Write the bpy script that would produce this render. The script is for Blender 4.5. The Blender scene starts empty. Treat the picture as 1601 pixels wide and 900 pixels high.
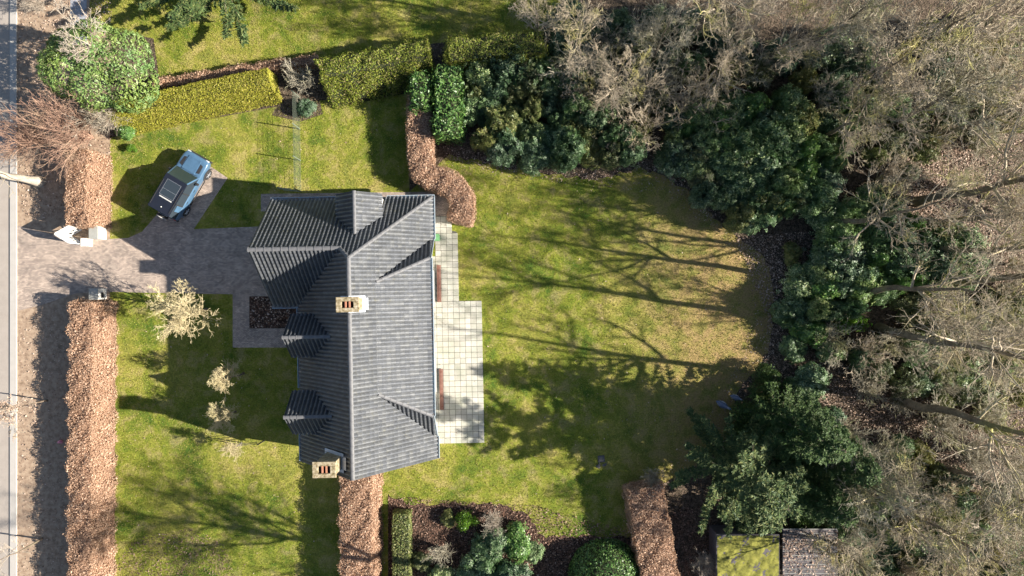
import bpy, bmesh, math, random
import numpy as np
from mathutils import Vector, Matrix

# ------------------------------------------------------------------ camera, sky, sun, exposure
scene = bpy.context.scene
C = scene.collection
CAM_H = 48.5                     # drone height
FPX = 1067.0                     # focal length in photo pixels
cam = bpy.data.cameras.new('Camera'); cam_o = bpy.data.objects.new('Camera', cam); C.objects.link(cam_o)
cam_o.location = (0, 0, CAM_H); cam_o.rotation_euler = (0, 0, 0)
cam.sensor_width = 36; cam.lens = 18 * FPX / 800.5; cam.clip_end = 2000
scene.camera = cam_o

SUN_EL = math.radians(27.2)
_h = Vector((0.988, -0.155)).normalized()
SUN = Vector((_h.x * math.cos(SUN_EL), _h.y * math.cos(SUN_EL), math.sin(SUN_EL)))
world = bpy.data.worlds.new('World'); scene.world = world; world.use_nodes = True
wn = world.node_tree
sky = wn.nodes.new('ShaderNodeTexSky'); sky.sky_type = 'NISHITA'; sky.sun_disc = False
sky.sun_elevation = SUN_EL; sky.sun_rotation = math.atan2(SUN.x, SUN.y); sky.air_density = 1.0; sky.dust_density = 0.6
wn.nodes['Background'].inputs['Strength'].default_value = 0.056
wn.links.new(sky.outputs['Color'], wn.nodes['Background'].inputs['Color'])
sl = bpy.data.lights.new('Sun', 'SUN'); sl.energy = 5.0; sl.angle = math.radians(0.5); sl.color = (1.0, 0.93, 0.82)
so = bpy.data.objects.new('Sun', sl); C.objects.link(so); so.rotation_euler = SUN.to_track_quat('Z', 'Y').to_euler()
so.location = (60, -10, 60)
scene.view_settings.view_transform = 'Standard'; scene.view_settings.look = 'None'
scene.view_settings.gamma = 1; scene.view_settings.exposure = 1.55; scene.view_settings.use_curve_mapping = False

rng = np.random.default_rng(7)
random.seed(7)
PI = math.pi

# ------------------------------------------------------------------ helpers
def W(px, py, h=0.0):
    """photo pixel seen at height h -> world point"""
    k = (CAM_H - h) / FPX
    return Vector(((px - 800.5) * k, (450 - py) * k, h))

def mesh_np(name, V, F, mat=None, smooth=False):
    V = np.asarray(V, dtype=np.float32).reshape(-1, 3); F = np.asarray(F, dtype=np.int32)
    me = bpy.data.meshes.new(name)
    n, k = F.shape
    me.vertices.add(len(V)); me.vertices.foreach_set('co', V.ravel())
    me.loops.add(n * k); me.loops.foreach_set('vertex_index', F.ravel())
    me.polygons.add(n); me.polygons.foreach_set('loop_start', np.arange(0, n * k, k, dtype=np.int32))
    me.polygons.foreach_set('loop_total', np.full(n, k, dtype=np.int32))
    if smooth: me.polygons.foreach_set('use_smooth', np.ones(n, dtype=bool))
    me.update(calc_edges=True)
    if mat: me.materials.append(mat)
    return me

def link(name, me, parent=None, loc=None):
    o = bpy.data.objects.new(name, me); C.objects.link(o)
    if parent: o.parent = parent
    if loc is not None: o.location = loc
    return o

def tag(o, label=None, cat=None, group=None, kind=None):
    if label: o['label'] = label
    if cat: o['category'] = cat
    if group: o['group'] = group
    if kind: o['kind'] = kind
    return o

def thing(name, label, cat, loc=(0, 0, 0), rz=0, group=None):
    o = bpy.data.objects.new(name, None); C.objects.link(o)
    o.location = loc; o.rotation_euler = (0, 0, rz); o.empty_display_size = 0.3
    return tag(o, label, cat, group)

def copy_tree(o, parent=None):
    c = o.copy(); C.objects.link(c); c.parent = parent
    for ch in list(o.children): copy_tree(ch, c)
    return c

class MB:
    """collects boxes, prisms and tubes, then links them as one mesh"""
    def __init__(s): s.bm = bmesh.new()
    def box(s, x0, x1, y0, y1, z0, z1, bev=0, M=None):
        r = bmesh.ops.create_cube(s.bm, size=1)
        vs = r['verts']
        for v in vs: v.co = Vector(((x0 + x1) / 2 + v.co.x * (x1 - x0), (y0 + y1) / 2 + v.co.y * (y1 - y0), (z0 + z1) / 2 + v.co.z * (z1 - z0)))
        if bev:
            es = list({e for v in vs for e in v.link_edges})
            rr = bmesh.ops.bevel(s.bm, geom=es, offset=bev, segments=2, affect='EDGES', profile=0.6)
            vs = list({v for f in rr['faces'] for v in f.verts} | {v for v in vs if v.is_valid})
        if M is not None:
            for v in vs: v.co = M @ v.co
        return s
    def prism(s, pts, d):
        """polygon pts (3D) extruded by vector d"""
        a = [s.bm.verts.new(p) for p in pts]; d = Vector(d)
        b = [s.bm.verts.new(Vector(p) + d) for p in pts]
        n = len(pts)
        s.bm.faces.new(a[::-1]); s.bm.faces.new(b)
        for i in range(n): s.bm.faces.new((a[i], a[(i + 1) % n], b[(i + 1) % n], b[i]))
        return s
    def face(s, pts):
        s.bm.faces.new([s.bm.verts.new(p) for p in pts]); return s
    def cyl(s, p0, p1, r0, r1=None, n=12, cap=True):
        p0 = Vector(p0); p1 = Vector(p1); r1 = r0 if r1 is None else r1
        d = p1 - p0
        M = Matrix.Translation((p0 + p1) / 2) @ d.to_track_quat('Z', 'Y').to_matrix().to_4x4()
        bmesh.ops.create_cone(s.bm, cap_ends=cap, segments=n, radius1=r0, radius2=r1, depth=d.length, matrix=M)
        return s
    def build(s, name, mat, parent=None, loc=None, smooth=False, weld=False):
        bmesh.ops.recalc_face_normals(s.bm, faces=s.bm.faces[:])
        me = bpy.data.meshes.new(name); s.bm.to_mesh(me); s.bm.free()
        if smooth:
            for p in me.polygons: p.use_smooth = True
        me.materials.append(mat)
        return link(name, me, parent, loc)

def norm(a): return a / np.maximum(np.linalg.norm(a, axis=-1, keepdims=True), 1e-9)

def tubes(P, R, sides):
    """P (N,n,3), R (N,n) -> verts, quads"""
    N, n, _ = P.shape
    T = np.empty_like(P)
    T[:, 1:-1] = P[:, 2:] - P[:, :-2]; T[:, 0] = P[:, 1] - P[:, 0]; T[:, -1] = P[:, -1] - P[:, -2]
    T = norm(T)
    ref = np.where(np.abs(T[..., 2:3]) > 0.9, np.array([1.0, 0, 0]), np.array([0, 0, 1.0]))
    A = norm(np.cross(T, ref)); B = np.cross(T, A)
    ang = np.arange(sides) * 2 * PI / sides
    V = P[:, :, None, :] + R[:, :, None, None] * (np.cos(ang)[None, None, :, None] * A[:, :, None, :] + np.sin(ang)[None, None, :, None] * B[:, :, None, :])
    idx = np.arange(N * n * sides).reshape(N, n, sides)
    a = idx[:, :-1, :]; b = idx[:, 1:, :]
    F = np.stack([a, np.roll(a, -1, axis=2), np.roll(b, -1, axis=2), b], axis=-1).reshape(-1, 4)
    return V.reshape(-1, 3), F

def join(parts):
    Vs, Fs, o = [], [], 0
    for V, F in parts:
        Vs.append(V); Fs.append(F + o); o += len(V)
    return np.concatenate(Vs), np.concatenate(Fs)

def leaf_quads(P, Nn, size, rg, spread=0.7, aspect=0.5, fold=0.12, dirs=None):
    """one folded diamond leaf per point; returns verts, quads"""
    n = len(P)
    nn = norm(Nn + rg.normal(0, spread, (n, 3)))
    t = rg.normal(0, 1, (n, 3)) if dirs is None else dirs + rg.normal(0, 0.15, (n, 3))
    t = norm(t - nn * (t * nn).sum(1, keepdims=True)); b = np.cross(nn, t)
    s = (size * np.clip(rg.lognormal(-.05, .38, n), .4, 2.0))[:, None]
    v0 = P - t * s * 0.5; v2 = P + t * s * 0.5
    m = P + t * s * 0.02
    v1 = m + b * s * aspect * 0.5 + nn * s * fold; v3 = m - b * s * aspect * 0.5 + nn * s * fold
    V = np.stack([v0, v1, v2, v3], axis=1).reshape(-1, 3)
    return V, np.arange(n * 4).reshape(n, 4)

def in_poly(x, y, poly):
    c = np.zeros(len(x), dtype=bool); n = len(poly); j = n - 1
    for i in range(n):
        xi, yi = poly[i]; xj, yj = poly[j]
        hit = ((yi > y) != (yj > y)) & (x < (xj - xi) * (y - yi) / (yj - yi + 1e-12) + xi)
        c ^= hit; j = i
    return c

def wob(x, y, z, s=1.0):
    return (np.sin(x * 2.1 + y * 1.3) * np.sin(y * 2.7 - x * .6 + z * 1.9) + .6 * np.sin(x * 5.3 - y * 4.1 + z * 3.0)) * s

def wp(pts, h=0.0): return [tuple(W(a, b, h)[:2]) for a, b in pts]

def scatter(poly, n, rg, mind=None, exclude=()):
    p = np.array(poly); lo = p.min(0); hi = p.max(0)
    out = []
    if mind is None:
        q = rg.uniform(lo, hi, (n, 2)); m = in_poly(q[:, 0], q[:, 1], poly)
        for e in exclude: m &= ~in_poly(q[:, 0], q[:, 1], e)
        return q[m]
    for _ in range(n):
        q = rg.uniform(lo, hi)
        if not in_poly(q[:1], q[1:], poly)[0]: continue
        if all((q[0] - a[0]) ** 2 + (q[1] - a[1]) ** 2 > mind * mind for a in out): out.append(q)
    return np.array(out)

# ------------------------------------------------------------------ materials
def new_mat(name):
    m = bpy.data.materials.new(name); m.use_nodes = True
    nt = m.node_tree; return m, nt, nt.nodes['Principled BSDF'], nt.nodes, nt.links

def ramp(nodes, cols, pos=None, interp='LINEAR'):
    r = nodes.new('ShaderNodeValToRGB'); e = r.color_ramp.elements; r.color_ramp.interpolation = interp
    n = len(cols)
    while len(e) < n: e.new(0.5)
    for i, c in enumerate(cols):
        e[i].position = pos[i] if pos else i / (n - 1); e[i].color = (*c, 1)
    return r

def noise(nodes, links, scale, detail=4, rough=0.6, dist=0.0, vec=None):
    t = nodes.new('ShaderNodeTexNoise'); t.inputs['Scale'].default_value = scale
    t.inputs['Detail'].default_value = detail; t.inputs['Roughness'].default_value = rough; t.inputs['Distortion'].default_value = dist
    if vec is not None: links.new(vec, t.inputs['Vector'])
    return t

def coord(nodes, kind='Object'):
    return nodes.new('ShaderNodeTexCoord').outputs[kind]

def mixc(nodes, links, a, b, fac, mode='MIX'):
    m = nodes.new('ShaderNodeMix'); m.data_type = 'RGBA'; m.blend_type = mode
    for s, v in (('A', a), ('B', b)):
        sock = [i for i in m.inputs if i.name == s and i.type == 'RGBA'][0]
        if hasattr(v, 'is_output'): links.new(v, sock)
        else: sock.default_value = (*v, 1)
    f = [i for i in m.inputs if i.name == 'Factor' and i.type == 'VALUE'][0]
    if hasattr(fac, 'is_output'): links.new(fac, f)
    else: f.default_value = fac
    return [o for o in m.outputs if o.type == 'RGBA'][0]

def bump(nodes, links, h, bsdf, strength=0.4, dist=0.02):
    b = nodes.new('ShaderNodeBump'); b.inputs['Strength'].default_value = strength; b.inputs['Distance'].default_value = dist
    links.new(h, b.inputs['Height']); links.new(b.outputs['Normal'], bsdf.inputs['Normal'])

def leaf_mat(name, cols, rough=0.5, trans=0.25, patch=None, pscale=0.6, spec=0.4, vary=False):
    """random colour per leaf, larger patches of a second tone"""
    m, nt, b, N, L = new_mat(name)
    g = N.new('ShaderNodeNewGeometry')
    r = ramp(N, cols); L.new(g.outputs['Random Per Island'], r.inputs['Fac'])
    col = r.outputs['Color']
    if patch:
        n = noise(N, L, pscale, 3, 0.6, vec=g.outputs['Position'])
        rr = ramp(N, [(0, 0, 0), (1, 1, 1)], [0.42, 0.66]); L.new(n.outputs['Fac'], rr.inputs['Fac'])
        col = mixc(N, L, col, patch, rr.outputs['Color'])
    oi = N.new('ShaderNodeObjectInfo'); ro = ramp(N, [(0.62, 0.70, 0.75), (0.95, 0.98, 0.95), (1.15, 1.2, 0.95), (1.85, 1.6, 1.15)]); L.new(oi.outputs['Random'], ro.inputs['Fac'])
    if vary: col = mixc(N, L, col, ro.outputs['Color'], 1.0, 'MULTIPLY')
    L.new(col, b.inputs['Base Color']); b.inputs['Roughness'].default_value = rough
    b.inputs['Specular IOR Level'].default_value = spec
    if trans:
        t = N.new('ShaderNodeBsdfTranslucent'); L.new(col, t.inputs['Color'])
        mx = N.new('ShaderNodeMixShader'); mx.inputs[0].default_value = trans
        L.new(b.outputs[0], mx.inputs[1]); L.new(t.outputs[0], mx.inputs[2])
        L.new(mx.outputs[0], N['Material Output'].inputs['Surface'])
    return m

def noise_mat(name, cols, scale=4, rough=0.8, bs=0.3, bscale=None, detail=6, pos=None, metal=0, spec=0.4, kind='Object', bdist=0.02):
    m, nt, b, N, L = new_mat(name)
    c = coord(N, kind)
    n = noise(N, L, scale, detail, 0.65, vec=c)
    r = ramp(N, cols, pos); L.new(n.outputs['Fac'], r.inputs['Fac']); L.new(r.outputs['Color'], b.inputs['Base Color'])
    b.inputs['Roughness'].default_value = rough; b.inputs['Metallic'].default_value = metal; b.inputs['Specular IOR Level'].default_value = spec
    if bs:
        n2 = noise(N, L, bscale or scale * 6, 4, 0.6, vec=c); bump(N, L, n2.outputs['Fac'], b, bs, bdist)
    return m

M = {}
def lawn_mat():
    m, nt, b, N, L = new_mat('lawn_grass')
    g = N.new('ShaderNodeNewGeometry'); p = g.outputs['Position']
    n1 = noise(N, L, 0.21, 5, 0.62, 0.5, p); n2 = noise(N, L, 0.9, 5, 0.7, 0.3, p); n3 = noise(N, L, 9, 4, 0.75, 0, p); n4 = noise(N, L, 32, 2, 0.7, 0, p)
    r1 = ramp(N, [(0.065, 0.115, 0.016), (0.21, 0.23, 0.028), (0.34, 0.30, 0.07)], [0.40, 0.5, 0.60]); L.new(n1.outputs['Fac'], r1.inputs['Fac'])
    r2 = ramp(N, [(0.075, 0.135, 0.018), (0.20, 0.23, 0.03), (0.36, 0.30, 0.13)], [0.39, 0.5, 0.62]); L.new(n2.outputs['Fac'], r2.inputs['Fac'])
    col = mixc(N, L, r1.outputs['Color'], r2.outputs['Color'], 0.55)
    # the far end of the back lawn, under the trees, is worn and tan
    sx = N.new('ShaderNodeSeparateXYZ'); L.new(p, sx.inputs[0])
    mr = N.new('ShaderNodeMapRange'); mr.inputs[1].default_value = 5; mr.inputs[2].default_value = 15; mr.interpolation_type = 'SMOOTHSTEP'
    L.new(sx.outputs['X'], mr.inputs[0])
    mm = N.new('ShaderNodeMath'); mm.operation = 'MULTIPLY'; L.new(mr.outputs[0], mm.inputs[0])
    rr = ramp(N, [(0.35, 0.35, 0.35), (1, 1, 1)], [0.38, 0.56]); L.new(n2.outputs['Fac'], rr.inputs['Fac']); L.new(rr.outputs['Color'], mm.inputs[1])
    col = mixc(N, L, col, (0.33, 0.235, 0.105), mm.outputs[0])
    r3 = ramp(N, [(0.5, 0.5, 0.5), (1.55, 1.5, 1.5)], [0.32, 0.7]); L.new(n3.outputs['Fac'], r3.inputs['Fac'])
    col = mixc(N, L, col, r3.outputs['Color'], 0.85, 'MULTIPLY')
    L.new(col, b.inputs['Base Color']); b.inputs['Roughness'].default_value = 0.9; b.inputs['Specular IOR Level'].default_value = 0.15
    ad = N.new('ShaderNodeMath'); ad.operation = 'ADD'; L.new(n3.outputs['Fac'], ad.inputs[0]); L.new(n4.outputs['Fac'], ad.inputs[1])
    bump(N, L, ad.outputs[0], b, 0.9, 0.07)
    return m
M['lawn'] = lawn_mat()

def litter_mat(name, cols, s1=3.0):
    m, nt, b, N, L = new_mat(name)
    g = N.new('ShaderNodeNewGeometry'); p = g.outputs['Position']
    v = N.new('ShaderNodeTexVoronoi'); v.inputs['Scale'].default_value = 11; L.new(p, v.inputs['Vector'])
    r = ramp(N, cols); 
    sp = N.new('ShaderNodeSeparateColor'); L.new(v.outputs['Color'], sp.inputs[0]); L.new(sp.outputs[0], r.inputs['Fac'])
    n = noise(N, L, s1, 5, 0.7, 0, p); r2 = ramp(N, [(0.35, 0.33, 0.3), (1.1, 1.1, 1.1)], [0.35, 0.62]); L.new(n.outputs['Fac'], r2.inputs['Fac'])
    col = mixc(N, L, r.outputs['Color'], r2.outputs['Color'], 0.8, 'MULTIPLY')
    L.new(col, b.inputs['Base Color']); b.inputs['Roughness'].default_value = 0.95; b.inputs['Specular IOR Level'].default_value = 0.1
    bump(N, L, v.outputs['Distance'], b, 0.8, 0.05)
    return m
M['litter'] = litter_mat('leaf_litter_floor', [(0.045, 0.036, 0.026), (0.095, 0.072, 0.052), (0.17, 0.125, 0.093), (0.07, 0.06, 0.04)])
M['verge'] = noise_mat('verge_soil', [(0.17, 0.115, 0.075), (0.30, 0.215, 0.15), (0.40, 0.31, 0.22)], 3.0, 0.95, 0.6, 22, 8, [0.3, 0.5, 0.72], kind='Object')
M['bed'] = litter_mat('planting_bed_soil', [(0.03, 0.022, 0.018), (0.07, 0.045, 0.035), (0.15, 0.085, 0.06)], 2.0)

def brick_mat():
    m, nt, b, N, L = new_mat('clay_paver_brick')
    g = N.new('ShaderNodeNewGeometry'); p = g.outputs['Position']
    br = N.new('ShaderNodeTexBrick'); L.new(p, br.inputs['Vector'])
    br.inputs['Scale'].default_value = 1; br.inputs['Brick Width'].default_value = 0.2; br.inputs['Row Height'].default_value = 0.085
    br.inputs['Mortar Size'].default_value = 0.008; br.inputs['Color1'].default_value = (0.46, 0.375, 0.315, 1); br.inputs['Color2'].default_value = (0.28, 0.225, 0.195, 1)
    br.inputs['Mortar'].default_value = (0.14, 0.12, 0.095, 1)
    n = noise(N, L, 1.1, 6, 0.7, 0.2, p); r = ramp(N, [(0.6, 0.6, 0.6), (1.25, 1.2, 1.15)], [0.3, 0.7]); L.new(n.outputs['Fac'], r.inputs['Fac'])
    n2 = noise(N, L, 14, 3, 0.7, 0, p); r2 = ramp(N, [(0.6, 0.6, 0.6), (1.4, 1.4, 1.4)], [0.3, 0.7]); L.new(n2.outputs['Fac'], r2.inputs['Fac'])
    col = mixc(N, L, br.outputs['Color'], r.outputs['Color'], 0.9, 'MULTIPLY'); col = mixc(N, L, col, r2.outputs['Color'], 0.8, 'MULTIPLY')
    L.new(col, b.inputs['Base Color']); b.inputs['Roughness'].default_value = 0.85
    bump(N, L, br.outputs['Fac'], b, -0.4, 0.01)
    return m
M['brick_paver'] = brick_mat()
M['road'] = noise_mat('pale_asphalt', [(0.25, 0.215, 0.185), (0.31, 0.27, 0.235), (0.36, 0.315, 0.275)], 1.2, 0.9, 0.5, 60, 8)
M['kerb'] = noise_mat('kerb_concrete', [(0.32, 0.30, 0.27), (0.43, 0.40, 0.37)], 2.2, 0.85, 0.3, 40)
M['slab'] = None
def slab_mat():
    m, nt, b, N, L = new_mat('concrete_slab')
    oi = N.new('ShaderNodeObjectInfo'); g = N.new('ShaderNodeNewGeometry'); p = g.outputs['Position']
    r = ramp(N, [(0.36, 0.345, 0.305), (0.42, 0.405, 0.36), (0.47, 0.455, 0.41)]); L.new(oi.outputs['Random'], r.inputs['Fac'])
    n = noise(N, L, 0.8, 6, 0.7, 0.3, p); r2 = ramp(N, [(0.74, 0.78, 0.7), (1.08, 1.06, 1.04)], [0.34, 0.62]); L.new(n.outputs['Fac'], r2.inputs['Fac'])
    n3 = noise(N, L, 25, 3, 0.7, 0, p); r3 = ramp(N, [(0.8, 0.8, 0.78), (1.12, 1.12, 1.12)], [0.3, 0.7]); L.new(n3.outputs['Fac'], r3.inputs['Fac'])
    col = mixc(N, L, r.outputs['Color'], r2.outputs['Color'], 0.9, 'MULTIPLY'); col = mixc(N, L, col, r3.outputs['Color'], 0.8, 'MULTIPLY')
    L.new(col, b.inputs['Base Color']); b.inputs['Roughness'].default_value = 0.8
    bump(N, L, n3.outputs['Fac'], b, 0.2, 0.01)
    return m
M['slab'] = slab_mat()

def tile_mat():
    m, nt, b, N, L = new_mat('grey_roof_tile')
    at = N.new('ShaderNodeAttribute'); at.attribute_name = 'tone'
    c = coord(N)
    r = ramp(N, [(0.095, 0.102, 0.12), (0.118, 0.125, 0.143), (0.155, 0.16, 0.172)]); L.new(at.outputs['Fac'], r.inputs['Fac'])
    n = noise(N, L, 0.7, 6, 0.7, 0.3, c); r2 = ramp(N, [(0.84, 0.85, 0.85), (1.2, 1.19, 1.17)], [0.32, 0.68]); L.new(n.outputs['Fac'], r2.inputs['Fac'])
    n3 = noise(N, L, 18, 4, 0.7, 0, c); r3 = ramp(N, [(0.55, 0.56, 0.5), (1.3, 1.3, 1.3)], [0.32, 0.66]); L.new(n3.outputs['Fac'], r3.inputs['Fac'])
    col = mixc(N, L, r.outputs['Color'], r2.outputs['Color'], 0.9, 'MULTIPLY'); col = mixc(N, L, col, r3.outputs['Color'], 0.7, 'MULTIPLY')
    nm = noise(N, L, 2.3, 6, 0.75, 0, c); rm = ramp(N, [(0, 0, 0), (1, 1, 1)], [0.58, 0.72]); L.new(nm.outputs['Fac'], rm.inputs['Fac'])
    mf = N.new('ShaderNodeMath'); mf.operation = 'MULTIPLY'; mf.inputs[1].default_value = 0.6; L.new(rm.outputs['Color'], mf.inputs[0])
    col = mixc(N, L, col, (0.17, 0.155, 0.08), mf.outputs[0])
    ap = N.new('ShaderNodeAttribute'); ap.attribute_name = 'pan'       # shade between the rolls put into the colour, with grime in the channels
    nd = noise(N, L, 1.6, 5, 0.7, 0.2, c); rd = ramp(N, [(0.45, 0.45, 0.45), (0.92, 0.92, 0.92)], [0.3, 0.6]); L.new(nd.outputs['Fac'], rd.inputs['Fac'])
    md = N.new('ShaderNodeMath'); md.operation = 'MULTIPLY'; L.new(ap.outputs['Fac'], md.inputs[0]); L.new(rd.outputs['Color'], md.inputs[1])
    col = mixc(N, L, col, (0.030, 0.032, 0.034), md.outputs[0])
    L.new(col, b.inputs['Base Color']); b.inputs['Roughness'].default_value = 0.58; b.inputs['Specular IOR Level'].default_value = 0.55
    return m
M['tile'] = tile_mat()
M['ridge'] = noise_mat('ridge_tile_clay', [(0.07, 0.07, 0.075), (0.12, 0.12, 0.125), (0.19, 0.185, 0.18)], 5, 0.6, 0.2, 30)
M['deck'] = noise_mat('roof_underlay', [(0.03, 0.03, 0.032), (0.06, 0.06, 0.06)], 3, 0.9, 0)
M['wall'] = noise_mat('white_rendered_wall', [(0.55, 0.53, 0.48), (0.70, 0.68, 0.63)], 1.5, 0.9, 0.3, 30)
M['zinc'] = noise_mat('zinc', [(0.30, 0.36, 0.40), (0.44, 0.50, 0.54)], 3, 0.45, 0.05, 20, metal=0.3)
M['lead'] = noise_mat('lead_flashing', [(0.34, 0.37, 0.42), (0.50, 0.53, 0.58)], 4, 0.5, 0.15, 20)
M['chim'] = noise_mat('weathered_chimney_stone', [(0.05, 0.042, 0.025), (0.22, 0.17, 0.09), (0.38, 0.32, 0.22), (0.52, 0.46, 0.37)], 6, 0.9, 0.8, 30, 8, [0.3, 0.45, 0.6, 0.75])
M['flue'] = noise_mat('flue_clay', [(0.30, 0.12, 0.07), (0.42, 0.2, 0.12)], 8, 0.9, 0.2)
M['soot'] = noise_mat('soot', [(0.004, 0.004, 0.004), (0.012, 0.01, 0.009)], 8, 1.0, 0)
M['frame'] = noise_mat('white_window_paint', [(0.68, 0.68, 0.66), (0.76, 0.76, 0.74)], 3, 0.5, 0)
M['glass'], _nt, _b, _N, _L = new_mat('window_glass'); _b.inputs['Base Color'].default_value = (0.03, 0.04, 0.05, 1); _b.inputs['Roughness'].default_value = 0.06
M['gate'] = noise_mat('white_gate_paint', [(0.60, 0.59, 0.56), (0.74, 0.73, 0.70)], 4, 0.6, 0.1, 30)
M['pillar'] = noise_mat('white_pillar_render', [(0.50, 0.48, 0.43), (0.68, 0.66, 0.62)], 4, 0.85, 0.3, 30)
M['cap'] = noise_mat('grey_pillar_cap', [(0.22, 0.22, 0.2), (0.36, 0.36, 0.33)], 5, 0.85, 0.3, 30)
M['steel'] = noise_mat('galvanised_wire', [(0.15, 0.18, 0.14), (0.22, 0.26, 0.20)], 3, 0.5, 0, metal=0.3)
M['wood_red'] = noise_mat('red_brown_timber', [(0.10, 0.045, 0.035), (0.20, 0.09, 0.065), (0.27, 0.14, 0.10)], 6, 0.8, 0.4, 40)
M['moss'] = noise_mat('mossy_felt', [(0.07, 0.055, 0.04), (0.14, 0.14, 0.025), (0.26, 0.25, 0.045), (0.20, 0.165, 0.09)], 3.0, 0.95, 1.0, 26, 8, [0.28, 0.42, 0.6, 0.75], bdist=0.05)
M['dark_board'] = noise_mat('dark_weathered_board', [(0.035, 0.03, 0.035), (0.09, 0.08, 0.085), (0.16, 0.14, 0.14)], 3, 0.85, 0.5, 30)
M['green_plastic'] = noise_mat('green_plastic', [(0.08, 0.22, 0.09), (0.13, 0.3, 0.14)], 4, 0.5, 0)
M['statue'] = noise_mat('blue_grey_stone', [(0.09, 0.11, 0.16), (0.16, 0.19, 0.27)], 6, 0.8, 0.4, 20)
M['pale_stone'] = noise_mat('pale_stone', [(0.35, 0.36, 0.42), (0.6, 0.6, 0.62)], 6, 0.8, 0.3, 20)
M['worn'] = noise_mat('worn_grey_stone', [(0.07, 0.065, 0.06), (0.14, 0.13, 0.12)], 6, 0.9, 0.5, 20)
M['pink'] = noise_mat('pink_plastic', [(0.65, 0.18, 0.24), (0.75, 0.30, 0.34)], 6, 0.4, 0.2)

# leaves, bark
M['beech'] = leaf_mat('dry_beech_leaves', [(0.17, 0.085, 0.048), (0.35, 0.20, 0.12), (0.50, 0.325, 0.215), (0.66, 0.49, 0.36)], 0.6, 0.2, (0.37, 0.235, 0.155), 0.9)
M['beech_core'] = noise_mat('beech_twigs', [(0.13, 0.072, 0.045), (0.26, 0.155, 0.10)], 5, 0.95, 0.5, 20)
M['yew'] = leaf_mat('golden_yew_sprays', [(0.19, 0.205, 0.018), (0.30, 0.30, 0.026), (0.37, 0.345, 0.04), (0.42, 0.34, 0.09)], 0.6, 0.2)
M['yew_lime'] = leaf_mat('lime_conifer_sprays', [(0.10, 0.15, 0.015), (0.18, 0.225, 0.022), (0.26, 0.28, 0.036), (0.24, 0.19, 0.09)], 0.6, 0.2)
M['green_core'] = noise_mat('dark_hedge_wood', [(0.015, 0.02, 0.008), (0.035, 0.04, 0.016)], 5, 0.95, 0.5, 20)
M['rhodo'] = leaf_mat('rhododendron_leaves', [(0.03, 0.06, 0.03), (0.08, 0.14, 0.066), (0.175, 0.245, 0.13), (0.33, 0.385, 0.26)], 0.48, 0.2, (0.065, 0.125, 0.045), 0.35, 0.45, vary=True)
M['rhodo_olive'] = leaf_mat('olive_shrub_leaves', [(0.05, 0.075, 0.025), (0.095, 0.12, 0.04), (0.15, 0.165, 0.065), (0.19, 0.17, 0.09)], 0.5, 0.15, spec=0.4, vary=True)
M['laurel'] = leaf_mat('cherry_laurel_leaves', [(0.04, 0.11, 0.022), (0.075, 0.17, 0.035), (0.12, 0.22, 0.05), (0.17, 0.25, 0.08)], 0.42, 0.2, spec=0.45)
M['holly'] = leaf_mat('light_green_leaves', [(0.08, 0.14, 0.03), (0.16, 0.24, 0.05), (0.23, 0.31, 0.075), (0.30, 0.35, 0.13)], 0.45, 0.25, (0.14, 0.24, 0.08), 0.5, 0.4)
M['bright_green'] = leaf_mat('vivid_green_leaves', [(0.05, 0.14, 0.01), (0.10, 0.21, 0.02), (0.15, 0.25, 0.03)], 0.4, 0.25)
M['spruce'] = leaf_mat('spruce_needles', [(0.028, 0.06, 0.02), (0.06, 0.10, 0.03), (0.105, 0.15, 0.045), (0.20, 0.21, 0.07)], 0.6, 0.1, spec=0.3)
M['darkyew'] = leaf_mat('dark_yew_needles', [(0.024, 0.055, 0.015), (0.055, 0.105, 0.024), (0.10, 0.155, 0.038)], 0.6, 0.1, spec=0.3)
M['dark_litter'] = leaf_mat('brown_shrub_bed_leaves', [(0.07, 0.042, 0.03), (0.15, 0.09, 0.065), (0.24, 0.15, 0.11), (0.34, 0.235, 0.18)], 0.8, 0.0, spec=0.2)
M['litter_leaf'] = leaf_mat('fallen_leaves', [(0.14, 0.09, 0.063), (0.28, 0.19, 0.14), (0.43, 0.315, 0.245), (0.56, 0.44, 0.36)], 0.8, 0.0, spec=0.2)
M['grass_blade'] = leaf_mat('grass_blades', [(0.08, 0.13, 0.013), (0.19, 0.22, 0.024), (0.30, 0.29, 0.05), (0.44, 0.36, 0.16)], 0.7, 0.3, (0.36, 0.31, 0.09), 0.45, 0.2)
M['tan_leaf'] = leaf_mat('pale_tan_leaves', [(0.34, 0.22, 0.15), (0.48, 0.34, 0.25), (0.55, 0.42, 0.33)], 0.7, 0.2)
def bark_mat(name, c0, c1, lich, amt=0.6):
    m, nt, b, N, L = new_mat(name)
    g = N.new('ShaderNodeNewGeometry'); p = g.outputs['Position']
    n = noise(N, L, 2.2, 4, 0.7, 0, p); r = ramp(N, [c0, c1], [0.35, 0.65]); L.new(n.outputs['Fac'], r.inputs['Fac'])
    n2 = noise(N, L, 0.45, 3, 0.6, 0, p); r2 = ramp(N, [(0, 0, 0), (amt, amt, amt)], [0.52, 0.64]); L.new(n2.outputs['Fac'], r2.inputs['Fac'])
    col = mixc(N, L, r.outputs['Color'], lich, r2.outputs['Color'])
    L.new(col, b.inputs['Base Color']); b.inputs['Roughness'].default_value = 0.9; b.inputs['Specular IOR Level'].default_value = 0.2
    return m
M['trunk'] = bark_mat('oak_bark', (0.10, 0.08, 0.06), (0.20, 0.165, 0.125), (0.16, 0.17, 0.06), 0.5)
M['twig'] = bark_mat('bare_twigs', (0.28, 0.23, 0.165), (0.50, 0.42, 0.315), (0.36, 0.34, 0.10), 0.8)
M['twig_grey'] = bark_mat('grey_shrub_twigs', (0.26, 0.235, 0.175), (0.46, 0.415, 0.32), (0.31, 0.31, 0.13), 0.7)
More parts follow.
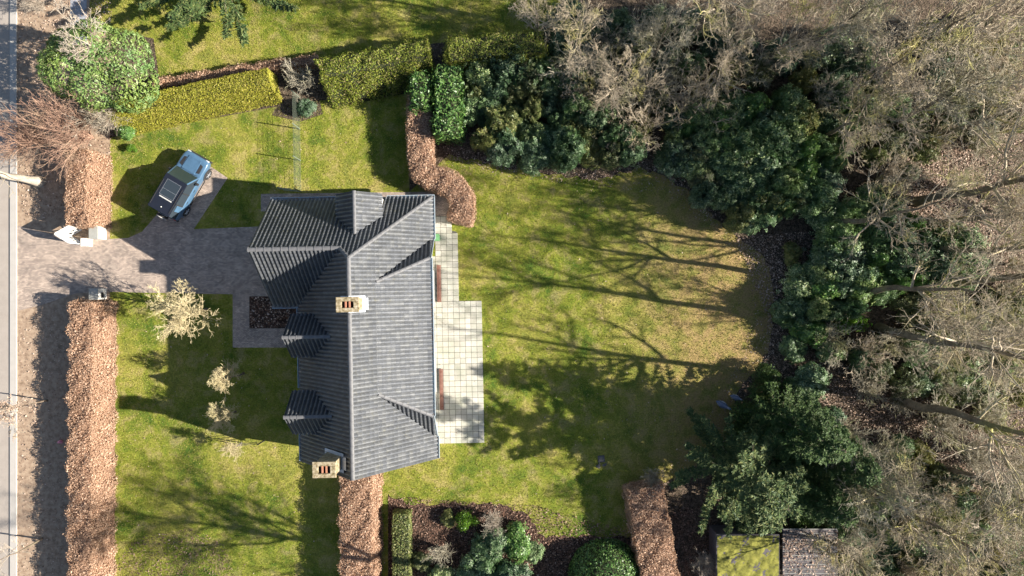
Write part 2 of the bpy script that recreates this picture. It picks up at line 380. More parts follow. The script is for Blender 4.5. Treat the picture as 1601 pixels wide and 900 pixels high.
M['twig_red'] = bark_mat('reddish_twigs', (0.24, 0.14, 0.105), (0.38, 0.25, 0.18), (0.33, 0.26, 0.17), 0.5)
M['twig_cream'] = bark_mat('cream_branches', (0.42, 0.35, 0.20), (0.60, 0.51, 0.315), (0.50, 0.45, 0.23), 0.5)
M['verge_bark'] = bark_mat('brown_young_bark', (0.12, 0.09, 0.065), (0.2, 0.155, 0.115), (0.17, 0.15, 0.09), 0.4)
M['trunk_pale'] = bark_mat('pale_bark', (0.30, 0.25, 0.20), (0.45, 0.39, 0.32), (0.33, 0.31, 0.22), 0.4)

# ------------------------------------------------------------------ setting: ground sheets
def sheet(name, pts, z, mat, kind='structure', world_pts=False):
    bm = bmesh.new()
    ps = pts if world_pts else wp(pts)
    f = bm.faces.new([bm.verts.new((x, y, z)) for x, y in ps])
    if f.normal.z < 0: f.normal_flip()
    bm.normal_update()
    for f in bm.faces:
        if f.normal.z < 0: f.normal_flip()
    bmesh.ops.triangulate(bm, faces=bm.faces[:])
    me = bpy.data.meshes.new(name); bm.to_mesh(me); bm.free(); me.materials.append(mat)
    o = link(name, me); o['kind'] = kind
    return o

sheet('ground', [(-400, -400), (400, -400), (400, 400), (-400, 400)], 0, M['litter'], world_pts=True)
LAWN = [(172, 215), (250, 200), (440, 165), (640, 140), (640, 300), (700, 243), (780, 258), (860, 274), (935, 279), (1000, 262), (1045, 278), (1085, 305), (1115, 340),
        (1150, 368), (1190, 395), (1206, 425), (1210, 480), (1200, 550), (1180, 585), (1152, 612), (1150, 660), (1120, 705), (1060, 745), (1000, 770), (988, 800), (1000, 838),
        (1000, 1010), (172, 1010)]
def ragged(poly, amp, sub, seed, test):
    rg = random.Random(seed); out = []
    for (a, b), (c, d) in zip(poly, poly[1:] + poly[:1]):
        n = max(1, int(math.hypot(c - a, d - b) / sub)) if test(a, b) and test(c, d) else 1
        for i in range(n):
            t = i / n; k = amp if n > 1 else 0
            out.append((a + (c - a) * t + rg.uniform(-k, k), b + (d - b) * t + rg.uniform(-k, k)))
    return out
LAWN = ragged(LAWN, 3.2, 7, 5, lambda x, y: x > 660)
sheet('lawn', LAWN, 0.004, M['lawn'])
NLAWN = [(140, -110), (890, -110), (880, 0), (845, 45), (800, 62), (690, 66), (510, 90), (250, 128), (240, 60), (140, 40)]
sheet('neighbour_lawn', NLAWN, 0.004, M['lawn'])
SHRUB_BED = [(607, 772), (640, 790), (700, 786), (790, 790), (830, 808), (845, 838), (1002, 838), (1002, 1005), (607, 1005)]
SHRUB_BED = ragged(SHRUB_BED, 3.5, 7, 9, lambda x, y: y < 850)
sheet('shrub_bed', SHRUB_BED, 0.008, M['bed'])
sheet('path_border', [(436, 160), (470, 150), (500, 158), (505, 178), (470, 190), (425, 180)], 0.010, M['litter'])

# road, kerb, verge on the left
def strip(name, x0, x1, z, mat, h=None):
    a = W(x0, 0).x; b = W(x1, 0).x
    if h is None: return sheet(name, [(a, -120), (b, -120), (b, 120), (a, 120)], z, mat, world_pts=True)
    m = MB().box(a, b, -120, 120, -0.2, h, 0.02); o = m.build(name, mat); o['kind'] = 'structure'; return o
strip('verge', 26, 172, 0.003, M['verge'])
strip('road', -330, 17, 0.012, M['road'])
strip('kerb', 16.5, 27, 0, M['kerb'], 0.09)
sheet('neighbour_path', [(110, -110), (135, -110), (136, 70), (110, 70)], 0.012, noise_mat('blue_grey_paving', [(0.24, 0.25, 0.28), (0.36, 0.37, 0.40)], 3, 0.8, 0.4, 40))
DRIVE = [(27, 352), (80, 366), (150, 374), (200, 372), (222, 362), (250, 330), (290, 262), (315, 250), (356, 278), (303, 358), (400, 354), (480, 354), (480, 462), (166, 456), (120, 458), (60, 478), (27, 486)]
sheet('driveway', DRIVE, 0.012, M['brick_paver'])
sheet('front_path', [(364, 455), (470, 455), (470, 543), (364, 543)], 0.016, M['brick_paver'])
sheet('flower_bed', [(390, 463), (470, 463), (470, 513), (390, 513)], 0.020, M['bed'])
sheet('side_path', [(408, 303), (712, 299), (712, 338), (408, 330)], 0.014, M['brick_paver'])
FLITTER_Z = 0.02

# ------------------------------------------------------------------ patio: every slab is a piece
pat = sheet('patio', [(682, 334), (703, 334), (704, 360), (714, 362), (717, 470), (752, 469.5), (756, 686), (684, 688)], 0.012, noise_mat('joint_sand', [(0.055, 0.053, 0.045), (0.10, 0.095, 0.08)], 6, 0.95, 0.2))
slab_me = None
def slab_mesh(s):
    bm = bmesh.new(); bmesh.ops.create_cube(bm, size=1)
    for v in bm.verts: v.co = Vector((v.co.x * s, v.co.y * s, v.co.z * 0.05))
    top = [e for e in bm.edges if all(v.co.z > 0 for v in e.verts)]
    bmesh.ops.bevel(bm, geom=top, offset=0.006, segments=1, affect='EDGES')
    me = bpy.data.meshes.new('paving_slab'); bm.to_mesh(me); bm.free(); me.materials.append(M['slab']); return me
PS = 0.4035
slab_me = slab_mesh(PS - 0.022)
RZ = math.radians(1.1)
p_org = W(753.2, 470); ca, sa = math.cos(RZ), math.sin(RZ)
def pat_pt(i, j):      # i slabs leftwards from the outer edge, j slabs downwards
    x, y = -(i + 0.5) * PS, -(j + 0.5) * PS
    return (p_org.x + x * ca - y * sa, p_org.y + x * sa + y * ca)
for j in range(-15, 25):
    for i in range(0, 9):
        if j < 0 and i < 4: continue
        if j < -12 and i < 5: continue
        x, y = pat_pt(i, j)
        if x < W(683, 0).x - 0.3: continue
        o = link('paving_slab', slab_me, pat, (x, y, 0.016 + random.uniform(-0.002, 0.003)))
        o.rotation_euler = (random.uniform(-.004, .004), random.uniform(-.004, .004), RZ + random.uniform(-.006, .006))

# ------------------------------------------------------------------ the house
HOUSE_O = Vector((-9.675, -4.84, 0))
house = thing('house', 'detached white house with grey tiled hip and gable roof, dormers and two chimneys', 'house', HOUSE_O, RZ)
ZE, ZR = 2.7, 7.6
XE, XW, YS, YN = 4.5, -4.55, -6.66, 10.84
HIPY = 6.66
SE_, SW_, SN_ = (ZR - ZE) / XE, (ZR - ZE) / -XW, (ZR - ZE) / (YN - HIPY)
ZG = 6.85                                  # wing ridge
XG = -(ZR - ZG) / SW_; YG = YN - (ZG - ZE) / SN_
XWG = -6.30; YWS = YG - (ZG - ZE) / SN_
XC = 1.35; ZC = ZR - XC * SE_; ZCE = 4.6   # raised middle of the garden slope
CN, CS, CNE, CSE, CNV, CSV = 5.21, -1.81, 6.68, -3.48, 8.05, -5.21

TW, TL = 0.262, 0.30
def tile_arrays(poly, origin, seed):
    """pantiles over a planar convex polygon (house coordinates), clipped to it"""
    P = [Vector(p) for p in poly]
    n = Vector((0, 0, 0))
    for i in range(len(P)):
        a, b = P[i], P[(i + 1) % len(P)]; n += a.cross(b)
    n.normalize()
    if n.z < 0: n = -n
    u = Vector((0, 0, 1)).cross(n).normalized(); v = n.cross(u)
    O = Vector(origin)
    uv = np.array([((p - O).dot(u), (p - O).dot(v)) for p in P])
    i0, i1 = int(math.floor(uv[:, 0].min() / TW)) - 1, int(math.ceil(uv[:, 0].max() / TW)) + 1
    j0, j1 = int(math.floor(uv[:, 1].min() / TL)) - 1, int(math.ceil(uv[:, 1].max() / TL)) + 1
    I, J = np.meshgrid(np.arange(i0, i1), np.arange(j0, j1), indexing='ij'); I = I.ravel(); J = J.ravel()
    rr = np.random.default_rng(seed)
    h = np.abs(np.sin(I * 12.9898 + J * 78.233 + seed) * 43758.5453) % 1.0
    h2 = np.abs(np.sin(I * 39.3461 + J * 11.135 + seed) * 24634.634) % 1.0
    # roll on one side, shallow pan on the other
    pu = np.array([0.0, 0.14, 0.34, 0.46, 0.58, 0.90, 1.0]); pz = np.array([0.0, 0.012, 0.066, 0.094, 0.090, 0.006, 0.0])
    k = len(pu)
    U = (I[:, None] + pu[None, :]) * TW
    dz = (h2 - 0.5)[:, None] * 0.012
    lo = np.stack([U, np.repeat((J * TL)[:, None] - 0.02 + dz, k, 1), pz[None] + 0.030 + dz], -1)
    up = np.stack([U, np.repeat(((J + 1) * TL)[:, None] + 0.02, k, 1), np.repeat(pz[None], len(I), 0)], -1)
    sk = lo.copy(); sk[..., 2] -= 0.035
    Vl = np.stack([sk, lo, up], 1)                       # tile, ring, k, 3
    A = np.array(u)[None], np.array(v)[None], np.array(n)[None]
    fl = Vl.reshape(-1, 3)
    V = np.array(O)[None] + fl[:, :1] * A[0] + fl[:, 1:2] * A[1] + fl[:, 2:3] * A[2]
    idx = np.arange(len(fl)).reshape(len(I), 3, k)
    F = np.stack([idx[:, :-1, :-1], idx[:, :-1, 1:], idx[:, 1:, 1:], idx[:, 1:, :-1]], -1)
    per = F.shape[1] * F.shape[2]
    F = F.reshape(-1, 4)
    tone = np.repeat(h, per)
    pan = np.tile(np.tile(np.array([1, .55, 0, 0, .6, 1.0]), 2), len(I))  # painted shade per profile face, full in the pan, part on the flanks
    me = mesh_np('roof_tiles', V, F)
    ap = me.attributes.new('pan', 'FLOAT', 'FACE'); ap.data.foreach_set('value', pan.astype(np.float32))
    at = me.attributes.new('tone', 'FLOAT', 'FACE'); at.data.foreach_set('value', tone.astype(np.float32))
    bm = bmesh.new(); bm.from_mesh(me); bpy.data.meshes.remove(me)
    cen = sum(P, Vector((0, 0, 0))) / len(P)
    for i in range(len(P)):
        a, b = P[i], P[(i + 1) % len(P)]
        e = b - a
        if e.length < 1e-4: continue
        no = e.cross(n).normalized()
        if no.dot(cen - a) > 0: no = -no
        bmesh.ops.bisect_plane(bm, geom=bm.verts[:] + bm.edges[:] + bm.faces[:], plane_co=a + no * 0.012, plane_no=no, clear_outer=True)
    return bm

def tiles(name, polys, origin, parent, seed=1):
    bm0 = bmesh.new()
    tmp = []
    for p in polys:
        b = tile_arrays(p, origin, seed); me = bpy.data.meshes.new('t'); b.to_mesh(me); b.free(); bm0.from_mesh(me); bpy.data.meshes.remove(me)
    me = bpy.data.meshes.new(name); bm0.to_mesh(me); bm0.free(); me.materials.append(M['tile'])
    o = link(name, me, parent); o['kind'] = 'stuff'
    return o

E_slope = [[(0, YS, ZR), (XC, YS, ZC), (XC, HIPY + XC * (YN - HIPY) / XE, ZC), (0, HIPY, ZR)],
           [(XC, CN, ZC), (XE, CNV, ZE), (XE, YN, ZE), (XC, HIPY + XC * (YN - HIPY) / XE, ZC)],
           [(XC, YS, ZC), (XE, YS, ZE), (XE, CSV, ZE), (XC, CS, ZC)]]
E_mid = [[(XC, CS, ZC), (XE, CSE, ZCE), (XE, CNE, ZCE), (XC, CN, ZC)]]
cheekN = [[(XC, CN, ZC), (XE, CNV, ZE), (XE, CNE, ZCE)]]
cheekS = [[(XC, CS, ZC), (XE, CSE, ZCE), (XE, CSV, ZE)]]
W_slope = [[(0, YS, ZR), (0, HIPY, ZR), (XG, YG, ZG), (XW, YWS, ZE), (XW, YS, ZE)]]
N_slope = [[(XWG, YN, ZE), (XWG, YG, ZG), (XG, YG, ZG), (XG, YN, ZE)], [(XG, YN, ZE), (XG, YG, ZG), (0, HIPY, ZR), (XE, YN, ZE)]]
WS_slope = [[(XWG, YG, ZG), (XG, YG, ZG), (XW, YWS, ZE), (XWG, YWS, ZE)]]

deck = MB()
for grp in (E_slope, E_mid, cheekN, cheekS, W_slope, N_slope, WS_slope):
    for p in grp:
        vs = [Vector(q) + Vector((0, 0, -0.03)) for q in p]
        deck.prism(vs, (0, 0, -0.12))
roof = deck.build('roof', M['deck'], house)
tag(roof, 'grey pantile roof with hips, valleys and raised garden side')
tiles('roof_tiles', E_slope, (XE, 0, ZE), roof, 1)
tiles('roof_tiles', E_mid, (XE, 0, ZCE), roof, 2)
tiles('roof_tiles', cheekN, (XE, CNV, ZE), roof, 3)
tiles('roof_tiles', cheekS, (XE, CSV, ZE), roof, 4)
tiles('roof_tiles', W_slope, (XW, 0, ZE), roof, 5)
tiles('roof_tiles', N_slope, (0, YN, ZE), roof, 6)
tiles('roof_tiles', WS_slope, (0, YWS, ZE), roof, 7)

def ridge_mesh(L, r, name):
    bm = bmesh.new(); k = 9
    xs = [0, 0.05, 0.0501, L - 0.004, L]; rs = [r * 1.16, r * 1.16, r, r * 0.97, r * 0.97]
    rings = []
    for x, q in zip(xs, rs):
        rings.append([bm.verts.new((x, -math.cos(PI * i / (k - 1)) * q, math.sin(PI * i / (k - 1)) * q * 0.72)) for i in range(k)])
    for a, b in zip(rings[:-1], rings[1:]):
        for i in range(k - 1): bm.faces.new((a[i], a[i + 1], b[i + 1], b[i]))
    bm.faces.new(rings[0]); bm.faces.new(rings[-1][::-1])
    bmesh.ops.recalc_face_normals(bm, faces=bm.faces[:])
    me = bpy.data.meshes.new(name); bm.to_mesh(me); bm.free(); me.materials.append(M['ridge']); return me
ridge_big = ridge_mesh(0.50, 0.14, 'ridge_tile'); ridge_small = ridge_mesh(0.42, 0.115, 'ridge_tile')
def ridge(p0, p1, parent, me=ridge_big, L=0.5, dz=0.035, name='ridge_tile'):
    p0 = Vector(p0); p1 = Vector(p1); d = p1 - p0; n = max(1, round(d.length / L)); st = d / n
    x = d.normalized(); y = Vector((0, 0, 1)).cross(x).normalized(); z = x.cross(y)
    Mx = Matrix((x, y, z)).transposed()
    for i in range(n):
        o = link(name, me, parent); o.location = p0 + st * i + Vector((0, 0, dz + random.uniform(-.006, .006)))
        o.rotation_euler = Mx.to_euler(); o.scale = (st.length / L * 1.0, 1, 1)
        o.rotation_euler.z += random.uniform(-.012, .012)
ridge((0, YS, ZR), (0, HIPY, ZR), roof)
ridge((XWG, YG, ZG), (XG, YG, ZG), roof)
ridge((XE, YN, ZE), (0, HIPY, ZR), roof, ridge_small, 0.42, name='hip_tile')
ridge((XG, YG, ZG), (0, HIPY, ZR), roof, ridge_small, 0.42, name='hip_tile')
ridge((XE, CNE, ZCE), (XC, CN, ZC), roof, ridge_small, 0.42, name='hip_tile')
ridge((XE, CSE, ZCE), (XC, CS, ZC), roof, ridge_small, 0.42, name='hip_tile')

# walls
wl = MB()
wl.prism([(-4.2, YS + 0.12, 0), (4.15, YS + 0.12, 0), (4.15, YS + 0.12, 2.85), (0, YS + 0.12, ZR - 0.25), (-4.2, YS + 0.12, 2.85)], (0, HIPY - YS - 0.3, 0))
wl.box(-4.19, 4.14, HIPY - 0.3, YN - 0.35, 0, 2.62)
wl.prism([(XWG + 0.12, YWS + 0.35, 0), (XWG + 0.12, YN - 0.34, 0), (XWG + 0.12, YN - 0.34, 2.8), (XWG + 0.12, YG, ZG - 0.22), (XWG + 0.12, YWS + 0.35, 2.8)], (4.2, 0, 0))
wl.box(3.6, 4.18, CSE + 0.3, CNE - 0.3, 0, ZCE - 0.05)
wall = wl.build('wall', M['wall'], house)
def bargeboard(a, b, d):
    a = Vector(a); b = Vector(b); z0 = Vector((0, 0, -.02)); z1 = Vector((0, 0, -.22))
    MB().prism([a + z0, b + z0, b + z1, a + z1], d).build('bargeboard', M['frame'], house)
bargeboard((0, YS, ZR), (XE, YS, ZE), (0, -0.03, 0)); bargeboard((0, YS, ZR), (XW, YS, ZE), (0, -0.03, 0))
for yy in (YN, YWS): bargeboard((XWG, YG, ZG), (XWG, yy, ZE), (-0.03, 0, 0))

def gutter(p0, p1, parent, w=0.17, side=1, dz=0.0):
    """open box gutter; the trough lies on the outer side of the line"""
    p0 = Vector(p0); p1 = Vector(p1); d = (p1 - p0).normalized(); o = d.cross(Vector((0, 0, 1))).normalized() * side
    up = Vector((0, 0, 1)); t = 0.04; h = 0.12
    def bar(a0, a1, z0, z1, m):
        q = [p0 + o * a0 + up * z0, p0 + o * a1 + up * z0, p0 + o * a1 + up * z1, p0 + o * a0 + up * z1]
        m.prism(q, p1 - p0)
    m = MB(); bar(-0.02, w, -h - 0.03, -h, m); bar(w - t, w, -h, 0.0, m); bar(-0.02, 0.0, -h, -0.01, m)
    m.prism([p0 + o * -0.02 + up * (-h), p0 + o * w + up * (-h), p0 + o * w + up * 0.0, p0 + o * -0.02 + up * 0.0], d * -0.02)
    m.prism([p1 + o * -0.02 + up * (-h), p1 + o * w + up * (-h), p1 + o * w + up * 0.0, p1 + o * -0.02 + up * 0.0], d * 0.02)
    g = m.build('gutter', M['zinc'], parent)
    # dead leaves lying in the trough
    L = (p1 - p0).length; n = int(L * 60)
    ts = rng.uniform(0, 1, n); lf = np.array(p0)[None] + ts[:, None] * np.array(p1 - p0)[None] + np.array(o)[None] * rng.uniform(0.0, w - t, n)[:, None]
    lf[:, 2] -= rng.uniform(0.05, 0.11, n)
    keep = (np.sin(ts * L * 0.9 + L) + rng.normal(0, .5, n)) > -0.3
    V, F = leaf_quads(lf[keep], np.tile([0, 0, 1.0], (keep.sum(), 1)), 0.07, rng, 0.5)
    q = link('gutter_leaves', mesh_np('gutter_leaves', V, F, M['beech']), g); q['kind'] = 'stuff'
    return g
gz = -0.02
gutter((XE + .02, YN + .1, ZE + gz), (XE + .02, CNV, ZE + gz), house, side=-1)
gutter((XE + .02, CNE, ZCE + gz), (XE + .02, CSE, ZCE + gz), house, side=-1)
gutter((XE + .02, CSV, ZE + gz), (XE + .02, YS, ZE + gz), house, side=-1)
gutter((XE + .02, CNV, ZE + gz), (XE + .02, CNE, ZCE + gz), house, side=-1, w=0.1)
gutter((XE + .02, CSE, ZCE + gz), (XE + .02, CSV, ZE + gz), house, side=-1, w=0.1)
gutter((XWG, YN + .02, ZE + gz), (-1.5, YN + .02, ZE + gz), house, side=-1)
gutter((1.5, YN + .02, ZE + gz), (XE + .15, YN + .02, ZE + gz), house, side=-1)
gutter((XWG - .05, YWS - .02, ZE + gz), (XW - .1, YWS - .02, ZE + gz), house, side=1)
gutter((XW - .02, YWS - .15, ZE + gz), (XW - .02, 1.84 + 1.4, ZE + gz), house, side=1)
gutter((XW - .02, 1.84 - 1.37, ZE + gz), (XW - .02, -3.14 + 1.37, ZE + gz), house, side=1)
gutter((XW - .02, -3.14 - 1.37, ZE + gz), (XW - .02, YS, ZE + gz), house, side=1)
for (x, y, zt) in ((XWG - .02, YWS - .1, ZE), (XE - .2, YS + .4, ZE), (XW + .25, YS + .25, ZE), (XE - .2, YN - .2, ZE)):
    MB().cyl((x, y, 0.02), (x, y, zt - 0.1), 0.045, n=10).build('downpipe', M['zinc'], house)

def window(parent, c, nrm, w, h, name='window'):
    """c = centre on the wall face, nrm = outward unit vector"""
    c = Vector(c); nrm = Vector(nrm); t = Vector((-nrm.y, nrm.x, 0)); up = Vector((0, 0, 1))
    def bar(m, a0, a1, z0, z1, d0, d1):
        m.prism([c + t * a0 + up * z0 + nrm * d0, c + t * a1 + up * z0 + nrm * d0, c + t * a1 + up * z1 + nrm * d0, c + t * a0 + up * z1 + nrm * d0], nrm * (d1 - d0))
    f = MB(); e = 0.06
    bar(f, -w / 2, w / 2, -h / 2, -h / 2 + e, 0, .05); bar(f, -w / 2, w / 2, h / 2 - e, h / 2, 0, .05)
    bar(f, -w / 2, -w / 2 + e, -h / 2 + e, h / 2 - e, 0, .05); bar(f, w / 2 - e, w / 2, -h / 2 + e, h / 2 - e, 0, .05); bar(f, -e / 2, e / 2, -h / 2 + e, h / 2 - e, 0, .05)
    fo = f.build(name, M['frame'], parent)
    g = MB(); bar(g, -w / 2 + e, -e / 2, -h / 2 + e, h / 2 - e, .003, .02); bar(g, e / 2, w / 2 - e, -h / 2 + e, h / 2 - e, .003, .02)
    g.build('pane', M['glass'], fo)
    s = MB(); bar(s, -w / 2 - .05, w / 2 + .05, -h / 2 - .05, -h / 2 - .003, 0, .12); s.build('sill', M['cap'], fo)
for y in (4.8, -1.4): window(house, (4.18, y, 1.15), (1, 0, 0), 2.4, 2.1, 'garden_door')
for y in (1.7,): window(house, (4.18, y, 1.45), (1, 0, 0), 1.6, 1.3)
for y in (4.5, 1.7, -1.3): window(house, (4.18, y, 3.75), (1, 0, 0), 1.3, 0.9)
for y in (-4.9, 0.3): window(house, (-4.2, y, 1.5), (-1, 0, 0), 1.3, 1.3)
window(house, (XWG + .12, YG, 1.5), (-1, 0, 0), 1.8, 1.4); window(house, (XWG + .12, YG, 4.3), (-1, 0, 0), 1.2, 1.1)
window(house, (0, YS + .12, 4.6), (0, -1, 0), 1.4, 1.2)
dm = MB().box(-4.26, -4.2, 2.2, 3.2, 0.02, 2.15, 0.01); fd = dm.build('front_door', noise_mat('dark_green_door', [(0.02, 0.05, 0.03), (0.03, 0.07, 0.04)], 4, 0.5, 0), house)
MB().cyl((-4.31, 3.05, 1.05), (-4.26, 3.05, 1.05), 0.03).build('handle', M['zinc'], fd)

def dormer(front, axis, half, zr, ze, back_r, back_e, wall_z, label):
    """axis 'N' : ridge runs in y at x=front[0]; axis 'W' : ridge runs in x at y=front[1]"""
    cx, cy = front
    def q(a, s, z):           # a = distance from the front inwards, s = sideways
        return (cx + s, cy - a, z) if axis == 'N' else (cx + a, cy + s, z)
    w = MB()
    w.prism([q(.12, -half + .15, wall_z), q(.12, half - .15, wall_z), q(.12, half - .15, ze - .06), q(.12, 0, zr - .2), q(.12, -half + .15, ze - .06)],
            Vector(q(back_e + .1, 0, 0)) - Vector(q(.12, 0, 0)))
    d = w.build('dormer', M['wall'], house); tag(d, label)
    pl = [[q(-.06, 0, zr), q(-.06, half, ze), q(back_e, half, ze), q(back_r, 0, zr)]]
    pr = [[q(-.06, 0, zr), q(-.06, -half, ze), q(back_e, -half, ze), q(back_r, 0, zr)]]
    dk = MB()
    for p in pl + pr: dk.prism([Vector(v) + Vector((0, 0, -.02)) for v in p], (0, 0, -.07))
    dk.build('dormer_deck', M['deck'], d)
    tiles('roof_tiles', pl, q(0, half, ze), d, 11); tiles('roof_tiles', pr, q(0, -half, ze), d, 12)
    ridge(q(-.08, 0, zr + .03), q(back_r, 0, zr + .03), d, ridge_small, 0.42)
    # lead valleys
    v = MB()
    for s in (1, -1):
        a = Vector(q(back_e, s * half, ze)); b = Vector(q(back_r, 0, zr)); dd = (b - a).normalized()
        v.cyl(a + Vector((0, 0, .03)), b + Vector((0, 0, .03)), 0.045, n=6)
    v.build('valley', M['deck'], d)
    nr = (0, 1, 0) if axis == 'N' else (-1, 0, 0)
    window(d, q(.12, 0, (wall_z + ze) / 2 + .1), nr, half * 1.1, (ze - wall_z) * .62, 'dormer_window')
    return d
dormer((0, YN), 'N', 1.45, 5.8, 4.43, (5.8 - ZE) / SN_, (4.43 - ZE) / SN_, 2.3, 'wide gabled dormer at the side path')
for yy, lb in ((1.84, 'gabled dormer beside the front door path'), (-3.14, 'gabled dormer nearer the end chimney')):
    dormer((XW, yy), 'W', 1.37, 5.88, 4.2, (5.88 - ZE) / SW_, (4.2 - ZE) / SW_, 2.4, lb)

def chimney(c, sx, sy, z0, zt, nflue, label, apron):
    x, y = c
    b = MB().box(x - sx / 2 + .09, x + sx / 2 - .09, y - sy / 2 + .09, y + sy / 2 - .09, z0, zt - .2)
    ch = b.build('chimney', M['chim'], house); tag(ch, label)
    r = MB(); n = 14
    ix, iy = sx / 2 - .33, sy / 2 - .26
    for (x0, x1, y0, y1) in ((-sx / 2, sx / 2, -sy / 2, -iy), (-sx / 2, sx / 2, iy, sy / 2), (-sx / 2, -ix, -iy, iy), (ix, sx / 2, -iy, iy)):
        r.box(x + x0 + .001, x + x1 - .001, y + y0 + .001, y + y1 - .001, zt - .2, zt + random.uniform(-.006, .006), 0.02)
    cr = r.build('cap', M['chim'], ch)
    MB().box(x - ix, x + ix, y - iy, y + iy, zt - .35, zt - .16).build('flue_bed', M['soot'], ch)
    for i in range(nflue - 1):
        xx = x - ix + (i + 1) * 2 * ix / nflue
        MB().box(xx - .05, xx + .05, y - iy, y + iy, zt - .158, zt - .05, .012).build('flue_divider', M['flue'], ch)
    f = MB()
    for (x0, x1, y0, y1, za) in apron: f.box(x0, x1, y0, y1, za, za + .10, .02)
    return ch
def roof_z(x): return ZR - (x * SE_ if x > 0 else -x * SW_)
c1 = W(543, 476, 8.45); d1 = Matrix.Rotation(-RZ, 3, 'Z') @ (Vector((c1.x, c1.y, 0)) - HOUSE_O)
chimney((d1.x, d1.y), 1.36, 0.90, 6.4, 8.45, 3, 'chimney stack on the main ridge', ())
c2 = W(506.5, 734.5, 8.5); d2 = Matrix.Rotation(-RZ, 3, 'Z') @ (Vector((c2.x, c2.y, 0)) - HOUSE_O)
chimney((d2.x, d2.y), 1.38, 0.95, 4.5, 8.5, 3, 'chimney stack beside the end gable', ())
def flashing(cx, cy, sx, sy, wd, parent):
    m = MB()
    a, b = sx / 2, sy / 2
    n = 8
    for (x0, x1, y0, y1) in ((cx - a - wd, cx + a + wd, cy - b - wd, cy - b + .05), (cx - a - wd, cx + a + wd, cy + b - .05, cy + b + wd), (cx - a - wd, cx - a + .05, cy - b, cy + b), (cx + a - .05, cx + a + wd * 2, cy - b, cy + b)):
        xs = sorted({x0, x1, *( [0.0] if x0 < 0 < x1 else [])})
        for p, q in zip(xs[:-1], xs[1:]):
            zp, zq = roof_z(p) + .19, roof_z(q) + .19
            m.prism([(p, y0, zp), (q, y0, zq), (q, y1, zq), (p, y1, zp)], (0, 0, .02))
    m.build('flashing', M['lead'], parent)
flashing(d1.x, d1.y, 1.18, .72, .14, house); flashing(d2.x, d2.y, 1.2, .77, .2, house)

# things along the garden wall
def on_house(px, py): return W(px, py)
for (x0, y0, x1, y1, lb) in ((683.5, 414, 690, 472, 'long narrow red-brown timber step beside the narrow part of the patio'), (687.5, 576, 693.5, 640, 'long narrow red-brown timber step on the wide patio by the wall')):
    a, b = W(x0, y0), W(x1, y1); L = a.y - b.y; wd = b.x - a.x
    t = thing('timber_step', lb, 'step', ((a.x + b.x) / 2, (a.y + b.y) / 2, 0.043), RZ, 'timber steps along the garden wall')
    for i in range(3):
        MB().box(-wd / 2 + i * wd / 3 + .006, -wd / 2 + (i + 1) * wd / 3 - .006, -L / 2, L / 2, 0.085, 0.125, .008).build('plank', M['wood_red'], t)
    for yy in (-L * .42, 0, L * .42): MB().box(-wd / 2 + .02, wd / 2 - .02, yy - .05, yy + .05, 0, 0.085).build('bearer', M['wood_red'], t)
wb = W(685, 372); t = thing('water_butt', 'small green plastic water butt against the house wall on the patio', 'water butt', (wb.x, wb.y, .043), RZ)
MB().box(-.15, .15, -.22, .22, 0, .75, .05).build('tank', M['green_plastic'], t); MB().box(-.17, .17, -.24, .24, .752, .80, .02).build('lid', M['green_plastic'], t)

# ------------------------------------------------------------------ the car
def paint(name, col, rough=0.3, metal=0.0, coat=0.5):
    m, nt, b, N, L = new_mat(name)
    c = coord(N); n = noise(N, L, 3, 5, 0.6, 0, c)
    r = ramp(N, [tuple(v * 0.88 for v in col), tuple(v * 1.08 for v in col)], [0.35, 0.65]); L.new(n.outputs['Fac'], r.inputs['Fac']); L.new(r.outputs['Color'], b.inputs['Base Color'])
    b.inputs['Roughness'].default_value = rough; b.inputs['Metallic'].default_value = metal; b.inputs['Coat Weight'].default_value = coat; b.inputs['Coat Roughness'].default_value = 0.08
    return m
M['car_blue'] = paint('light_blue_car_paint', (0.06, 0.12, 0.195)); M['car_black'] = paint('black_car_paint', (0.012, 0.014, 0.022), 0.35)
M['rubber'] = noise_mat('tyre_rubber', [(0.015, 0.015, 0.016), (0.035, 0.034, 0.034)], 9, 0.9, 0.3, 40)
M['rim'] = paint('alloy_rim', (0.38, 0.39, 0.41), 0.35, 0.6, 0); M['trim'] = noise_mat('black_trim', [(0.012, 0.012, 0.014), (0.03, 0.03, 0.032)], 9, 0.7, 0)
M['screen'], _nt, _b, _N, _L = new_mat('tinted_windscreen'); _b.inputs['Base Color'].default_value = (0.02, 0.032, 0.031, 1); _b.inputs['Roughness'].default_value = 0.12
M['silver'] = paint('pale_silver', (0.55, 0.54, 0.50), 0.45, 0.1, 0); M['lamp'] = paint('lamp_glass', (0.5, 0.52, 0.55), 0.15); M['red_lamp'] = paint('red_lamp', (0.4, 0.02, 0.02), 0.2)

def loft(sections, mat, name, parent, bev=0):
    """sections: list of rings (lists of 3D points, same length), closed rings, capped"""
    bm = bmesh.new(); R = [[bm.verts.new(p) for p in s] for s in sections]; k = len(R[0])
    for a, b in zip(R[:-1], R[1:]):
        for i in range(k): bm.faces.new((a[i], a[(i + 1) % k], b[(i + 1) % k], b[i]))
    bm.faces.new(R[0][::-1]); bm.faces.new(R[-1])
    bmesh.ops.recalc_face_normals(bm, faces=bm.faces[:])
    me = bpy.data.meshes.new(name); bm.to_mesh(me); bm.free(); me.materials.append(mat)
    for p in me.polygons: p.use_smooth = True
    try: me.set_sharp_from_angle(angle=math.radians(38))
    except Exception: pass
    return link(name, me, parent)

